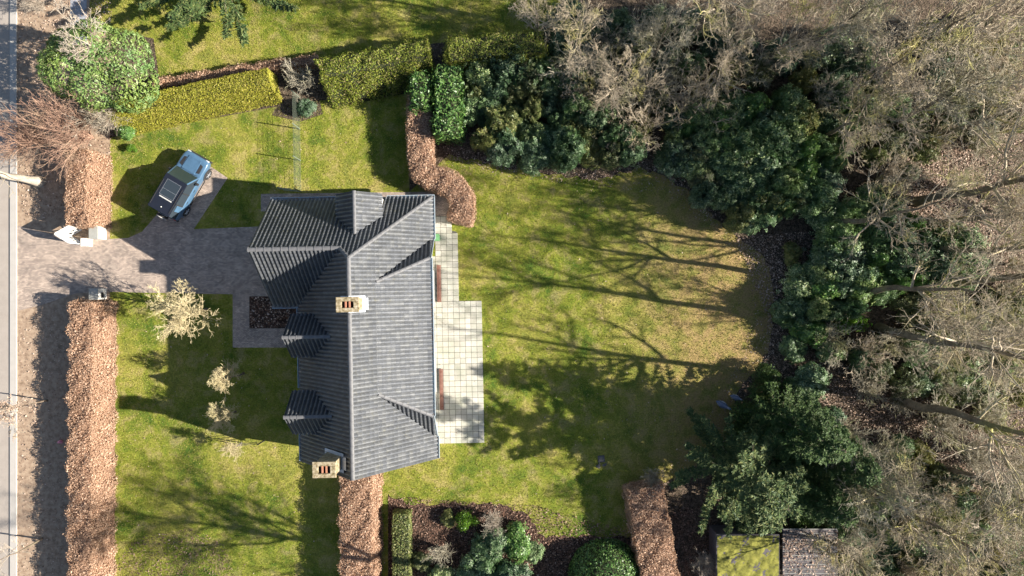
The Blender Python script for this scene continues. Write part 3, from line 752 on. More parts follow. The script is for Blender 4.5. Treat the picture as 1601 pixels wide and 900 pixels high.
car_c = W(294, 292.5)
car = thing('parked_car', 'light blue off-road car with black roof and rear spare wheel', 'car', (car_c.x, car_c.y, 0.012), math.radians(59.5))
def ring(x, hw, zl, zt):
    half = [(hw * .90, zl), (hw * .99, zl + .18), (hw, .78), (hw, zt - .2), (hw * .975, zt - .07), (hw * .90, zt - .012), (hw * .55, zt + .012)]
    return [(x, y, z) for y, z in half] + [(x, -y, z) for y, z in half[::-1]]
body = loft([ring(-2.33, .88, .62, 1.08), ring(-2.29, .95, .45, 1.13), ring(-2.1, .99, .38, 1.15), ring(-1.4, 1.0, .34, 1.16), ring(0.6, 1.0, .34, 1.17), ring(.95, 1.0, .34, 1.19), ring(1.5, 1.0, .36, 1.18),
             ring(1.95, .985, .40, 1.155), ring(2.2, .94, .46, 1.12), ring(2.33, .87, .55, 1.06), ring(2.38, .80, .62, .98)], M['car_blue'], 'body', car)
_sb = body.modifiers.new('smooth', 'SUBSURF'); _sb.levels = 2; _sb.render_levels = 2
cab = loft([[(-2.27, .93, 1.12), (-2.27, -.93, 1.12), (1.02, -.92, 1.12), (1.02, .92, 1.12)], [(-2.22, .875, 1.55), (-2.22, -.875, 1.55), (.64, -.865, 1.55), (.64, .865, 1.55)],
            [(-2.16, .81, 1.91), (-2.16, -.81, 1.91), (.30, -.79, 1.91), (.30, .79, 1.91)]], M['glass'], 'side_glass', car)
ws = MB().prism([(1.03, -.86, 1.165), (1.03, .86, 1.165), (.33, .74, 1.905), (.33, -.74, 1.905)], (.012, 0, .012)).build('windscreen', M['screen'], car)
for s in (1, -1):
    MB().prism([(1.06, s * .86, 1.15), (1.02, s * .94, 1.15), (.30, s * .815, 1.92), (.34, s * .74, 1.92)], (.014, 0, .014)).build('pillar', M['car_blue'], car)
    MB().prism([(-1.28, s * .945, 1.16), (-1.72, s * .945, 1.16), (-1.72, s * .855, 1.72), (-1.28, s * .855, 1.72)], (0, s * .012, 0)).build('side_panel', M['car_blue'], car)
    for xx in (-.30, -1.2): MB().prism([(xx, s * .94, 1.15), (xx - .07, s * .94, 1.15), (xx - .07, s * .825, 1.88), (xx, s * .825, 1.88)], (0, s * .012, 0)).build('door_post', M['trim'], car)
    MB().box(-2.0, -.1, s * .74 - .02, s * .74 + .02, 1.975, 2.01, .012).build('roof_rail', M['trim'], car)
    mo = MB().box(.55, .72, min(s * .98, s * 1.16), max(s * .98, s * 1.16), 1.18, 1.40, .03).build('mirror', M['trim'], car)
    MB().box(2.24, 2.40, min(s * .62, s * .84), max(s * .62, s * .84), .86, 1.02, .03).build('headlight', M['lamp'], car)
    MB().box(-2.36, -2.30, min(s * .72, s * .88), max(s * .72, s * .88), .80, 1.06, .015).build('tail_light', M['red_lamp'], car)
    MB().prism([(1.25, s * .56, 1.196), (1.95, s * .54, 1.172), (1.88, s * .74, 1.158), (1.32, s * .78, 1.182)], (0, 0, .012)).build('bonnet_plate', M['trim'], car)
    for xx in (.10, -.85): MB().box(xx - .11, xx + .11, min(s * .995, s * 1.02), max(s * .995, s * 1.02), .98, 1.02, .006).build('door_handle', M['trim'], car)
    MB().box(-1.0, 1.0, min(s * .97, s * 1.01), max(s * .97, s * 1.01), .30, .42, .02).build('sill_trim', M['trim'], car)
bon = MB().prism([(1.12, -.50, 1.19), (1.12, .50, 1.19), (2.12, .46, 1.142), (2.12, -.46, 1.142)], (0, 0, .045)).build('bonnet', M['car_blue'], car)
for s in (1, -1): MB().cyl((1.12, s * .5 - .25, 1.205), (1.03, s * .5 + .25, 1.22), .012, n=6).build('wiper', M['trim'], car)
rf = MB().box(-2.22, .36, -.83, .83, 1.905, 1.965, .05).build('roof', M['car_black'], car)
MB().box(-1.10, .02, -.52, .52, 1.962, 1.970, .003).build('sunroof', M['glass'], rf)
for (x0, x1, y0, y1) in ((-1.12, -1.10, -.54, .54), (.02, .04, -.54, .54), (-1.10, .02, -.54, -.52), (-1.10, .02, .52, .54), (-.66, -.64, -.52, .52)):
    MB().box(x0, x1, y0, y1, 1.963, 1.974).build('sunroof_seal', M['rim'], rf)
MB().box(-1.27, -1.19, -.5, .45, 1.966, 1.990, .01).build('roof_reflection', M['silver'], rf)  # pale bar standing in for white reflections behind the sunroof
MB().cyl((-1.85, -.05, 1.96), (-1.87, -.05, 2.02), .045, .02).build('aerial', M['silver'], rf)
MB().box(2.30, 2.44, -.84, .84, .42, .68, .05).build('front_bumper', M['trim'], car)
MB().box(2.34, 2.41, -.55, .55, .74, .98, .02).build('grille', M['trim'], car)
MB().box(-2.42, -2.28, -.88, .88, .40, .62, .04).build('rear_bumper', M['trim'], car)
def wheel(c, axis, r, w, parent, cover=False):
    ax = Vector(axis); c = Vector(c)
    prof = [(-.5 * w, r * .62), (-.5 * w, r * .9), (-.36 * w, r), (.36 * w, r), (.5 * w, r * .9), (.5 * w, r * .62)]
    bm = bmesh.new(); n = 24; q = ax.to_track_quat('Z', 'Y').to_matrix()
    rings = [[bm.verts.new(c + q @ Vector((math.cos(2 * PI * i / n) * rr, math.sin(2 * PI * i / n) * rr, z))) for i in range(n)] for z, rr in prof]
    for a, b in zip(rings[:-1], rings[1:]):
        for i in range(n): bm.faces.new((a[i], a[(i + 1) % n], b[(i + 1) % n], b[i]))
    bm.faces.new(rings[0]); bm.faces.new(rings[-1]); bmesh.ops.recalc_face_normals(bm, faces=bm.faces[:])
    me = bpy.data.meshes.new('wheel'); bm.to_mesh(me); bm.free(); me.materials.append(M['rubber'])
    for p in me.polygons: p.use_smooth = len(p.vertices) == 4
    wh = link('spare_wheel' if cover else 'wheel', me, parent)
    if cover:
        MB().cyl(c + ax * (-.5 * w), c + ax * (.56 * w), r * .97, n=24).build('cover', M['silver'], wh)
        return
    rm = MB().cyl(c + ax * (.44 * w), c + ax * (.51 * w), r * .60, n=20)
    rm.build('rim', M['trim'], wh)
    sp = MB()
    for i in range(5):
        d = q @ Vector((math.cos(2 * PI * i / 5), math.sin(2 * PI * i / 5), 0))
        sp.cyl(c + ax * (.53 * w), c + ax * (.53 * w) + d * r * .6, .035, .03, n=6)
    sp.cyl(c + ax * (.49 * w), c + ax * (.58 * w), .07, n=10)
    sp.build('spokes', M['rim'], wh)
for xx in (1.50, -1.48):
    for s in (1, -1):
        wheel((xx, s * .885, .40), (0, s, 0), .40, .27, car)
        a = MB()
        for i in range(9):
            t0, t1 = PI * i / 9, PI * (i + 1) / 9
            a.prism([(xx + math.cos(t0) * .44, s * .99, .40 + math.sin(t0) * .44), (xx + math.cos(t1) * .44, s * .99, .40 + math.sin(t1) * .44),
                     (xx + math.cos(t1) * .52, s * .99, .40 + math.sin(t1) * .52), (xx + math.cos(t0) * .52, s * .99, .40 + math.sin(t0) * .52)], (0, s * .03, 0))
        a.build('wheel_arch', M['trim'] if xx > 0 else M['car_blue'], car)
wheel((-2.47, .02, 1.02), (-1, 0, 0), .38, .24, car, True)

# ------------------------------------------------------------------ gate, pillars, fence
def pillar(px0, px1, py0, py1, h, lb, hole=False):
    a, b = W(px0, py0), W(px1, py1)
    t = thing('gate_pillar', lb, 'gate pillar', ((a.x + b.x) / 2, (a.y + b.y) / 2, .012)); sx, sy = (b.x - a.x) / 2, (a.y - b.y) / 2
    MB().box(-sx + .02, sx - .02, -sy + .02, sy - .02, 0, h - .06, .01).build('shaft', M['pillar'], t)
    MB().box(-sx, sx, -sy, sy, h - .06, h, .015).build('cap', M['cap'], t)
    if hole:
        MB().box(sx - .019, sx + .004, -sy + .14, sy - .28, .38, .68, .0).build('letter_slot', M['trim'], t)
pillar(153, 167, 354.5, 375, 1.05, 'white gate pillar with grey cap beside the folded gate')
pillar(153, 167.5, 450.5, 468, 1.05, 'white gate pillar with letter box at the tall beech hedge', True)
po = W(140.5, 379.5); t = thing('gate_post', 'short white hinge post in front of the folded gate', 'post', (po.x, po.y, .012))
MB().box(-.2, .2, -.26, .26, 0, .66, .015).build('shaft', M['pillar'], t); MB().box(-.215, .215, -.275, .275, .66, .70, .01).build('cap', M['gate'], t)
gt = thing('driveway_gate', 'white folding gate, its two boarded leaves folded beside the driveway', 'gate', (-31.25, 3.70, .012))
def leaf(p0, p1):
    p0 = Vector((*p0, 0)); p1 = Vector((*p1, 0)); d = p1 - p0; L = d.length; rz = math.atan2(d.y, d.x)
    R = Matrix.Translation(p0) @ Matrix.Rotation(rz, 4, 'Z'); t = .045; H = 1.9
    o = MB()
    for (x0, x1, z0, z1) in ((0, .09, .06, H), (L - .09, L, .06, H), (.09, L - .09, .06, .17), (.09, L - .09, H - .1, H), (.09, L - .09, .86, .96)): o.box(x0, x1, -t / 2, t / 2, z0, z1, 0, R)
    lf = o.build('gate_leaf', M['gate'], gt)
    n = 6; w = (L - .18) / n
    for i in range(n): MB().box(.09 + i * w + .003, .09 + (i + 1) * w - .003, -.012, .012, .96, H - .1, 0, R).build('board', M['gate'], lf)
    for s in (1, -1):
        a = Vector((.09, 0, .17 if s > 0 else .86)); b = Vector((L - .09, 0, .86 if s > 0 else .17)); e = (b - a).normalized(); nn = Vector((-e.z, 0, e.x)) * .045
        q = [R @ (v + Vector((0, -.015 + s * .003, 0))) for v in (a - nn, b - nn, b + nn, a + nn)]
        MB().prism(q, R.to_3x3() @ Vector((0, .025, 0))).build('brace', M['gate'], lf)
leaf((0, 0.03), (0.95, 0.55)); leaf((0, -0.03), (0.95, -0.62))

# wire panel fence between the hedge and the house
f0, f1 = W(468, 152), W(471, 300)
fence = thing('wire_fence', 'thin grey-green wire panel fence between the golden hedge and the house', 'fence', (f0.x, f0.y, 0.004))
fd_ = (f1 - f0); FL = fd_.length; fn = fd_.normalized(); FH = 1.6
for s in (0.0, FL / 3, 2 * FL / 3, FL - .05): MB().cyl(fn * s, fn * s + Vector((0, 0, FH + .06)), .035, n=8).build('post', M['steel'], fence)
Pl, Rl = [], []
nv = int(FL / .10)
Pv = np.array([[tuple(fn * (i * .10)), tuple(fn * (i * .10) + Vector((0, 0, FH)))] for i in range(nv + 1)]); V1, F1 = tubes(Pv, np.full((nv + 1, 2), .004), 4)
nh = 9; Ph = np.array([[tuple(Vector((.01, 0, .05 + i * (FH - .06) / (nh - 1)))), tuple(fn * FL + Vector((.01, 0, .05 + i * (FH - .06) / (nh - 1))))] for i in range(nh)]); V2, F2 = tubes(Ph, np.full((nh, 2), .005), 4)
V, F = join([(V1, F1), (V2, F2)]); link('wire_mesh', mesh_np('wire_mesh', V, F, M['steel']), fence)['kind'] = 'stuff'
g0 = W(470, 300); gw = thing('garden_gate', 'small open metal garden gate at the house corner end of the wire fence', 'gate', (g0.x, g0.y, .014))
gp = [Vector((0, 0, 0)), Vector((-1.15, .12, 0))]
gm = MB()
for a in (0, 1): gm.cyl(gp[a] + Vector((0, 0, .0)), gp[a] + Vector((0, 0, 1.45)), .025, n=8)
for z in (.12, .5, .9, 1.4): gm.cyl(gp[0] + Vector((0, 0, z)), gp[1] + Vector((0, 0, z)), .018, n=6)
gm.build('gate_frame', M['steel'], gw)
MB().box(-1.18, -1.02, .07, .15, .95, 1.05, .01).build('latch', M['steel'], gw)

# ------------------------------------------------------------------ shed roofs at the lower edge, small garden objects
s0, s1 = W(1121, 836, 2.4), W(1218, 836, 2.4); sy1 = W(0, 930, 2.4).y
shed = thing('garden_shed', 'flat-roofed shed with bright yellow-green moss on its felt', 'shed', ((s0.x + s1.x) / 2, (s0.y + sy1) / 2, 0))
hx, hy = (s1.x - s0.x) / 2, (s0.y - sy1) / 2
MB().box(-hx + .15, hx - .15, -hy + .15, hy - .15, 0, 2.25).build('wall', M['dark_board'], shed)
MB().box(-hx, hx, -hy, hy, 2.25, 2.38, .01).build('roof', M['dark_board'], shed)
# uneven moss pad on the felt
gx, gy = 40, 40
XX, YY = np.meshgrid(np.linspace(-hx + .02, hx - .02, gx), np.linspace(-hy + .02, hy - .05, gy), indexing='ij')
ZZ = 2.372 + .03 * np.abs(rng.normal(0, 1, XX.shape)) + .03 * np.clip(wob(XX * 1.3, YY * 1.1, 0 * XX), -1, 1) + .015
idx = np.arange(gx * gy).reshape(gx, gy)
FF = np.stack([idx[:-1, :-1], idx[1:, :-1], idx[1:, 1:], idx[:-1, 1:]], -1).reshape(-1, 4)
mo = link('moss', mesh_np('moss', np.stack([XX, YY, ZZ], -1).reshape(-1, 3), FF, M['moss'], True), shed); mo['kind'] = 'stuff'
for (x0, x1, y0, y1) in ((-hx - .03, -hx, -hy, hy), (hx, hx + .03, -hy, hy), (-hx, hx, hy, hy + .03)): MB().box(x0, x1, y0, y1, 2.2, 2.39).build('fascia', M['dark_board'], shed)
r0, r1 = W(1224, 829, 2.2), W(1310, 829, 2.2); ry1 = W(0, 930, 2.2).y
lean = thing('wood_store', 'dark boarded wood store roof strewn with leaves beside the mossy shed', 'shed', ((r0.x + r1.x) / 2, (r0.y + ry1) / 2, 0))
hx2, hy2 = (r1.x - r0.x) / 2, (r0.y - ry1) / 2
for sx in (-1, 1):
    for sy in (-1, 1): MB().box(sx * (hx2 - .1) - .05, sx * (hx2 - .1) + .05, sy * (hy2 - .1) - .05, sy * (hy2 - .1) + .05, 0, 2.1).build('post', M['dark_board'], lean)
MB().box(-hx2 + .04, hx2 - .04, -hy2 + .04, hy2 - .04, 2.1, 2.14).build('roof_base', M['dark_board'], lean)
yb = -hy2
while yb < hy2 - .1:
    MB().box(-hx2, hx2, yb, yb + .25, 2.143, 2.18 + random.uniform(0, .01), .008).build('roof_board', M['dark_board'], lean)
    MB().box(-hx2, hx2, yb + .256, yb + .29, 2.141, 2.205).build('batten', M['cap'], lean); yb += .30
lp = np.stack([rng.uniform(-hx2, hx2, 2600), rng.uniform(-hy2, hy2, 2600), rng.uniform(2.2, 2.24, 2600)], 1)
lp = lp[rng.uniform(0, 1, 2600) < np.exp(-((lp[:, 0] + hx2 * .7) ** 2 / 2.0 + (lp[:, 1] - hy2 * .5) ** 2 / 1.5)) + .25]
V, F = leaf_quads(lp, np.tile([0, 0, 1.0], (len(lp), 1)), .11, rng, .4, .6); link('fallen_leaves', mesh_np('fallen_leaves', V, F, M['litter_leaf']), lean)['kind'] = 'stuff'
bd = W(1118, 850); t = thing('boundary_board', 'dark upright board fence at the shed edge', 'fence', (bd.x - .05, bd.y - 2, 0))
for i in range(16): MB().box(-.02, .02, -2 + i * .27, -2 + i * .27 + .255, 0, 1.55 + random.uniform(-.02, .02)).build('board', M['dark_board'], t)

cv = W(940, 717); t = thing('stone_cover', 'small square grey stone cover lying in the shaded back lawn', 'stone', (cv.x, cv.y, .004), .1)
MB().box(-.24, .24, -.24, .24, 0, .05, .015).build('frame', M['dark_board'], t); MB().box(-.19, .19, -.19, .19, .05, .065, .01).build('plate', M['worn'], t)
for k in range(5):
    MB().box(-.1, .1, -.07, .07, -.03, .07, .02, Matrix.Translation((random.uniform(-.55, .3), random.uniform(-.55, -.3), .03)) @ Matrix.Rotation(random.uniform(0, 3), 4, 'Z')).build('cobble', M['worn'], t)

def skin_chain(name, pts, mat, parent):
    """body of lofted rings along a line: pts = (x, z, half width, half height)"""
    secs = []
    for x, z, a, b in pts: secs.append([(x, math.cos(2 * PI * i / 12) * a, z + math.sin(2 * PI * i / 12) * b) for i in range(12)])
    return loft(secs, mat, name, parent)
def bird(px, py, s, rz, lb):
    p = W(px, py); t = thing('bird_statue', lb, 'statue', (p.x, p.y, .004), rz, 'bird statues at the lawn edge'); t.scale = (s, s, s)
    skin_chain('body', [(-.62, .62, .03, .02), (-.50, .60, .10, .04), (-.34, .56, .16, .11), (-.1, .54, .22, .18), (.14, .58, .20, .18), (.28, .66, .12, .12), (.34, .80, .075, .08), (.40, .92, .085, .09), (.48, .95, .07, .07), (.53, .94, .03, .03)], M['statue'], t)
    MB().cyl((.52, 0, .94), (.66, 0, .91), .028, .006, n=8).build('beak', M['pale_stone'], t)
    for q in (1, -1):
        MB().cyl((0, q * .08, .42), (.02, q * .08, 0), .022, n=6).build('leg', M['statue'], t)
        MB().prism([(.12, q * .18, .66), (-.1, q * .235, .60), (-.42, q * .16, .58), (-.16, q * .20, .70)], (0, q * .02, .02)).build('wing', M['pale_stone'] if q > 0 else M['statue'], t)
bird(1127, 631, .95, math.radians(-30), 'larger blue-grey bird statue in the shade at the lawn edge')
bird(1148, 620, .78, math.radians(-20), 'smaller blue-grey bird statue nearer the bushes in the shade')
pk = W(96, 690); t = thing('pink_bag', 'small crumpled pink bag lying at the foot of the long beech hedge', 'bag', (pk.x, pk.y, .004))
bm = bmesh.new(); bmesh.ops.create_icosphere(bm, subdivisions=2, radius=.17)
for v in bm.verts: v.co = Vector((v.co.x * 1.15, v.co.y * .8, (v.co.z + .15) * .7)) * random.uniform(.8, 1.15)
for v in bm.verts: v.co.z = max(v.co.z, 0)
me = bpy.data.meshes.new('bag_body'); bm.to_mesh(me); bm.free(); me.materials.append(M['pink']); link('bag_body', me, t)
MB().cyl((0, 0, .15), (.05, .02, .27), .035, .05, n=7).build('bag_neck', M['pink'], t)

# ------------------------------------------------------------------ hedges
def sweep_frame(path):
    P = np.array(path, dtype=float); d = np.diff(P, axis=0); L = np.linalg.norm(d, axis=1); S = np.concatenate([[0], np.cumsum(L)])
    T = np.vstack([d[:1] / L[:1, None], (d[:-1] / L[:-1, None] + d[1:] / L[1:, None]) if len(d) > 1 else np.zeros((0, 2)), d[-1:] / L[-1:, None]])
    T = T / np.linalg.norm(T, axis=1, keepdims=True)
    def at(s):
        x = np.interp(s, S, P[:, 0]); y = np.interp(s, S, P[:, 1]); tx = np.interp(s, S, T[:, 0]); ty = np.interp(s, S, T[:, 1])
        n = np.hypot(tx, ty); return np.stack([x, y], -1), np.stack([tx / n, ty / n], -1)
    return at, S[-1]


def hedge(name, label, path, bl, br, tl, tr, h, lm, cm, leaf=.075, dens=620, group=None, bumpy=.05, rg=None, pxpath=True, thick=.10, spread=.5, aspect=.62, round_=0.0, h_end=None):
    rg = rg or rng
    pts = wp(path) if pxpath else path
    at, L = sweep_frame(pts)
    hh = (lambda s: h) if h_end is None else (lambda s: h + (h_end - h) * s / L)
    lo = np.array(pts).mean(0)
    t = thing(name, label, 'hedge', (lo[0], lo[1], 0.0), 0, group)
    # core
    n = max(6, int(L / .45)); ss = np.linspace(.05, L - .05, n); c, d = at(ss); nl = np.stack([-d[:, 1], d[:, 0]], -1)
    hs = np.array([hh(s) for s in ss])
    prof = [(bl - .10, .0, 0), (bl + (tl - bl) * .45 - .13, .45, 0), (tl - .10, .92, 0), (tl * .6 + tr * .4, .95, 1), (tl * .4 + tr * .6, .95, 1), (tr + .10, .92, 0), (br + (tr - br) * .45 + .13, .45, 0), (br + .10, .0, 0)]
    V = []
    for o, zf, _ in prof:
        v = np.concatenate([c + nl * o, (hs * zf - (.06 if zf else 0))[:, None]], 1)
        w = wob(v[:, 0], v[:, 1], v[:, 2], bumpy * .7); v[:, 2] += (w if zf > .3 else 0); v[:, 2] = np.maximum(v[:, 2], 0.0)
        V.append(v)
    V = np.stack(V, 1); k = len(prof); idx = np.arange(n * k).reshape(n, k)
    a = idx[:-1]; b = idx[1:]
    F = np.stack([a, np.roll(a, -1, 1), np.roll(b, -1, 1), b], -1).reshape(-1, 4)
    caps = []
    for row in (idx[0], idx[-1]): caps += [[row[0], row[1], row[6], row[7]], [row[1], row[2], row[5], row[6]], [row[2], row[3], row[4], row[5]]]
    F = np.concatenate([F, np.array(caps)])
    V = V.reshape(-1, 3) - np.array([lo[0], lo[1], 0])
    link('branch_core', mesh_np('branch_core', V, F, cm), t)
    # leaves on both sides, top and ends
    lens = np.array([math.hypot(h, bl - tl), abs(tl - tr), math.hypot(h, br - tr)])
    N = int(L * lens.sum() * dens); s = rg.uniform(0, L, N); which = rg.choice(3, N, p=lens / lens.sum()); q = rg.uniform(0, 1, N)
    hN = h if h_end is None else h + (h_end - h) * s / L
    off = np.select([which == 0, which == 1, which == 2], [bl + (tl - bl) * q, tl + (tr - tl) * q, br + (tr - br) * q])
    z = np.select([which == 1], [hN], q * hN)
    edge = np.abs((off - (tl + tr) / 2) / ((tl - tr) / 2 + 1e-6)); z = np.where(which == 1, z - round_ * np.clip(edge, 0, 1) ** 3 - .05 * np.clip(edge, 0, 1) ** 6, z - round_ * q ** 4)
    c, d = at(s); nl = np.stack([-d[:, 1], d[:, 0]], -1)
    P = np.concatenate([c + nl * off[:, None], z[:, None]], 1)
    zn = np.zeros(N)
    NN = np.select([(which == 0)[:, None], (which == 1)[:, None]], [np.concatenate([nl, zn[:, None] + .3], 1), np.tile([0, 0, 1.0], (N, 1))], np.concatenate([-nl, zn[:, None] + .3], 1))
    # ends
    Ne = int(2 * h * (bl - br) * dens); e = rg.integers(0, 2, Ne); q = rg.uniform(0, 1, Ne); r = rg.uniform(0, 1, Ne)
    se = np.where(e == 0, 0, L); c, d = at(se); nl2 = np.stack([-d[:, 1], d[:, 0]], -1)
    he = h if h_end is None else np.where(e == 0, h, h_end)
    l0 = bl + (tl - bl) * q; r0 = br + (tr - br) * q
    Pe = np.concatenate([c + nl2 * (r0 + (l0 - r0) * r)[:, None], (q * he)[:, None]], 1); Nd = np.where(e == 0, -1, 1)[:, None] * d
    P = np.concatenate([P, Pe]); NN = np.concatenate([NN, np.concatenate([Nd, np.full((Ne, 1), .3)], 1)])
    NN = norm(NN)
    P += NN * (wob(P[:, 0], P[:, 1], P[:, 2], bumpy) + rg.normal(-.03, thick * .65, len(P)))[:, None]
    P[:, 2] = np.maximum(P[:, 2], .02)
    V, F = leaf_quads(P - np.array([lo[0], lo[1], 0]), NN, leaf, rg, spread, aspect)
    o = link('foliage', mesh_np('foliage', V, F, lm), t)
    return t

BE = dict(lm=M['beech'], cm=M['beech_core'])
GB = 'clipped brown beech hedges'
hedge('beech_hedge', 'long clipped brown beech hedge running along the verge below the driveway', [(156, 471), (154, 600), (153, 800), (153, 985)], 1.3, -1.05, .62, -.92, 1.9, group=GB, dens=680, bumpy=.11, **BE)
hedge('beech_hedge', 'short clipped brown beech hedge above the driveway gate', [(150, 243), (150, 300), (150, 356)], 1.15, -1.0, .45, -.9, 1.9, group=GB, dens=680, bumpy=.12, **BE)
hedge('beech_hedge', 'brown beech hedge in an S-curve ending at the patio', [(659, 158), (659, 205), (659, 250), (663, 272), (676, 283), (694, 287), (711, 295), (722, 312), (724, 332), (719, 350)], .95, -.85, .85, -.75, 1.7, group=GB, dens=680, bumpy=.09, round_=.1, **BE)
hedge('beech_hedge', 'straight brown beech hedge meeting the house gable at its lower end', [(566, 716), (566, 800), (566, 960)], 1.45, -1.2, 1.0, -1.15, 1.75, group=GB, dens=660, bumpy=.09, **BE)
hedge('beech_hedge', 'brown beech hedge between the ivy dome and the mossy shed', [(1000, 752), (1008, 800), (1020, 870), (1030, 960)], 1.5, -1.3, 1.3, -1.2, 1.8, group=GB, dens=640, bumpy=.09, round_=.1, **BE)
hedge('beech_hedge', 'low narrow brown beech hedge behind the golden yew hedge', [(250, 135), (330, 123), (420, 108), (500, 97)], .35, -.42, .3, -.35, .8, group=GB, dens=680, bumpy=.09, **BE)
hedge('yew_hedge', 'long clipped golden yew hedge beside the parking lawn', [(193, 193), (260, 178), (350, 158), (437, 140)], 1.05, -1.0, .95, -.15, 2.0, M['yew'], M['green_core'], .075, 950, 'conifer hedges', .035, aspect=.45, thick=.05)
hedge('conifer_hedge', 'lime-green conifer hedge right of the dry hydrangea', [(516, 132), (580, 120), (640, 108), (676, 100)], 1.25, -1.75, 1.0, -.25, 2.6, M['yew_lime'], M['green_core'], .10, 560, 'conifer hedges', .12, aspect=.42, thick=.13, round_=.35)
hedge('conifer_hedge', 'dark lime conifer hedge running in under the bare trees', [(706, 98), (760, 92), (845, 84)], 1.1, -1.1, .8, -.7, 2.6, M['yew_lime'], M['green_core'], .10, 520, 'conifer hedges', .2, aspect=.42, thick=.25, round_=.3)
hedge('laurel_hedge', 'glossy green laurel hedge block standing over the brown S-curve hedge', [(706, 122), (705, 170), (704, 222)], .92, -.95, .85, -.85, 2.5, M['laurel'], M['green_core'], .17, 170, 'laurel hedges', .10, aspect=.45, thick=.2, round_=.1)
hedge('laurel_hedge', 'small laurel end growing into the top of the brown S-curve hedge', [(664, 130), (664, 182)], .75, -.8, .6, -.7, 2.3, M['laurel'], M['green_core'], .17, 160, 'laurel hedges', .14, aspect=.45, thick=.25, round_=.25)
hedge('box_hedge', 'narrow dark green box hedge beside the brown gable hedge', [(631, 795), (631, 870), (631, 960)], .62, -.68, .55, -.6, 1.1, M['rhodo_olive'], M['green_core'], .08, 450, None, .03, aspect=.6, thick=.06)

ORD = 'first second third fourth fifth sixth seventh eighth ninth tenth eleventh twelfth thirteenth fourteenth fifteenth sixteenth seventeenth eighteenth nineteenth twentieth'.split()
def ordinal(i):
    if i < 20: return ORD[i]
    t = ('twenty', 'thirty', 'forty', 'fifty')[(i + 1) // 10 - 2]; u = (i + 1) % 10
    return (t + '-' + ORD[u - 1]) if u else {'thirty': 'thirtieth', 'forty': 'fortieth', 'fifty': 'fiftieth'}[t]
# ------------------------------------------------------------------ evergreen shrubs
def lobed(rg, nl, n, R=1.0, hz=1.0, zmin=-.35):
    """points and normals on a lumpy dome standing on z=0, about R wide and hz high"""
    ang = rg.uniform(0, 2 * PI, nl); rad = R * .72 * np.sqrt(rg.uniform(0, 1, nl)); r = R * rg.uniform(.20, .50, nl)
    cz = hz * (rg.uniform(.35, .72, nl) * (1 - .45 * (rad / R) ** 2)); c = np.stack([np.cos(ang) * rad, np.sin(ang) * rad, cz], 1)
    m = n * 3; i = rg.integers(0, nl, m); d = norm(rg.normal(0, 1, (m, 3))); ok = d[:, 2] > zmin; i = i[ok]; d = d[ok]
    P = c[i] + d * (r[i] * rg.uniform(.74, 1.16, len(i)))[:, None] * np.array([1, 1, .8 * hz / R * .75])
    keep = np.ones(len(P), bool)
    for k in range(nl):
        q = (P - c[k]) / np.array([1, 1, .6 * hz / R]); keep &= ~((np.linalg.norm(q, axis=1) < r[k] * .72))
    st = rg.uniform(0, 1, len(P)) < .3; P = P + st[:, None] * rg.normal(0, .11 * R, P.shape)
    keep &= P[:, 2] > .05
    return P[keep][:n], d[keep][:n]

def stems_mesh(rg, R, hz, n, mat, r0=.035):
    a = rg.uniform(0, 2 * PI, n); k = 5; t = np.linspace(0, 1, k)
    sp = R * .75 * np.sqrt(rg.uniform(.05, 1, n))
    P = np.stack([np.cos(a)[:, None] * sp[:, None] * t ** 1.3, np.sin(a)[:, None] * sp[:, None] * t ** 1.3, (hz * rg.uniform(.55, .85, n))[:, None] * t], -1)
    P[:, 1:] += rg.normal(0, .06 * R, P[:, 1:].shape) * t[1:, None]
    P[:, :, 2] = np.maximum(P[:, :, 2], 0)
    V, F = tubes(P, np.repeat((r0 * (1 - .7 * t))[None], n, 0), 5)
    return mesh_np('stems', V, F, mat, True)

def rosette_mesh(seed, n, per, leaf, mat, R=1.0, hz=1.0, nl=8, aspect=.34, droop=.35):
    rg = np.random.default_rng(seed); P, D = lobed(rg, nl, n, R, hz)
    up = norm(D + np.array([0, 0, .5]) + rg.normal(0, .25, D.shape)); n = len(P)
    ref = np.where(np.abs(up[:, 2:3]) > .9, np.array([1.0, 0, 0]), np.array([0, 0, 1.0])); a = norm(np.cross(up, ref)); b = np.cross(up, a)
    th = rg.uniform(0, 2 * PI, n)[:, None] + np.arange(per)[None] * 2 * PI / per
    dirs = np.cos(th)[..., None] * a[:, None] + np.sin(th)[..., None] * b[:, None]
    dirs = norm(dirs + up[:, None] * rg.uniform(-.15, .6, (n, per, 1)))
    s = leaf * rg.uniform(.7, 1.25, (n, per, 1)); side = norm(np.cross(dirs, up[:, None])); nn = np.cross(side, dirs)
    o = P[:, None] + dirs * s * .12; tip = o + dirs * s - up[:, None] * s * droop * .5; mid = o + dirs * s * .55
    v1 = mid + side * s * aspect * .5; v3 = mid - side * s * aspect * .5
    V = np.stack([o, v1, tip, v3], 2).reshape(-1, 3)
    V[:, 2] = np.maximum(V[:, 2], .02)
    return mesh_np('foliage', V, np.arange(len(V)).reshape(-1, 4), mat)

def leafy_mesh(seed, n, leaf, mat, R=1.0, hz=1.0, nl=8, aspect=.5, spread=.7):
    rg = np.random.default_rng(seed); P, D = lobed(rg, nl, n, R, hz)
    V, F = leaf_quads(P, D, leaf, rg, spread, aspect); V[:, 2] = np.maximum(V[:, 2], .02)
    return mesh_np('foliage', V, F, mat)

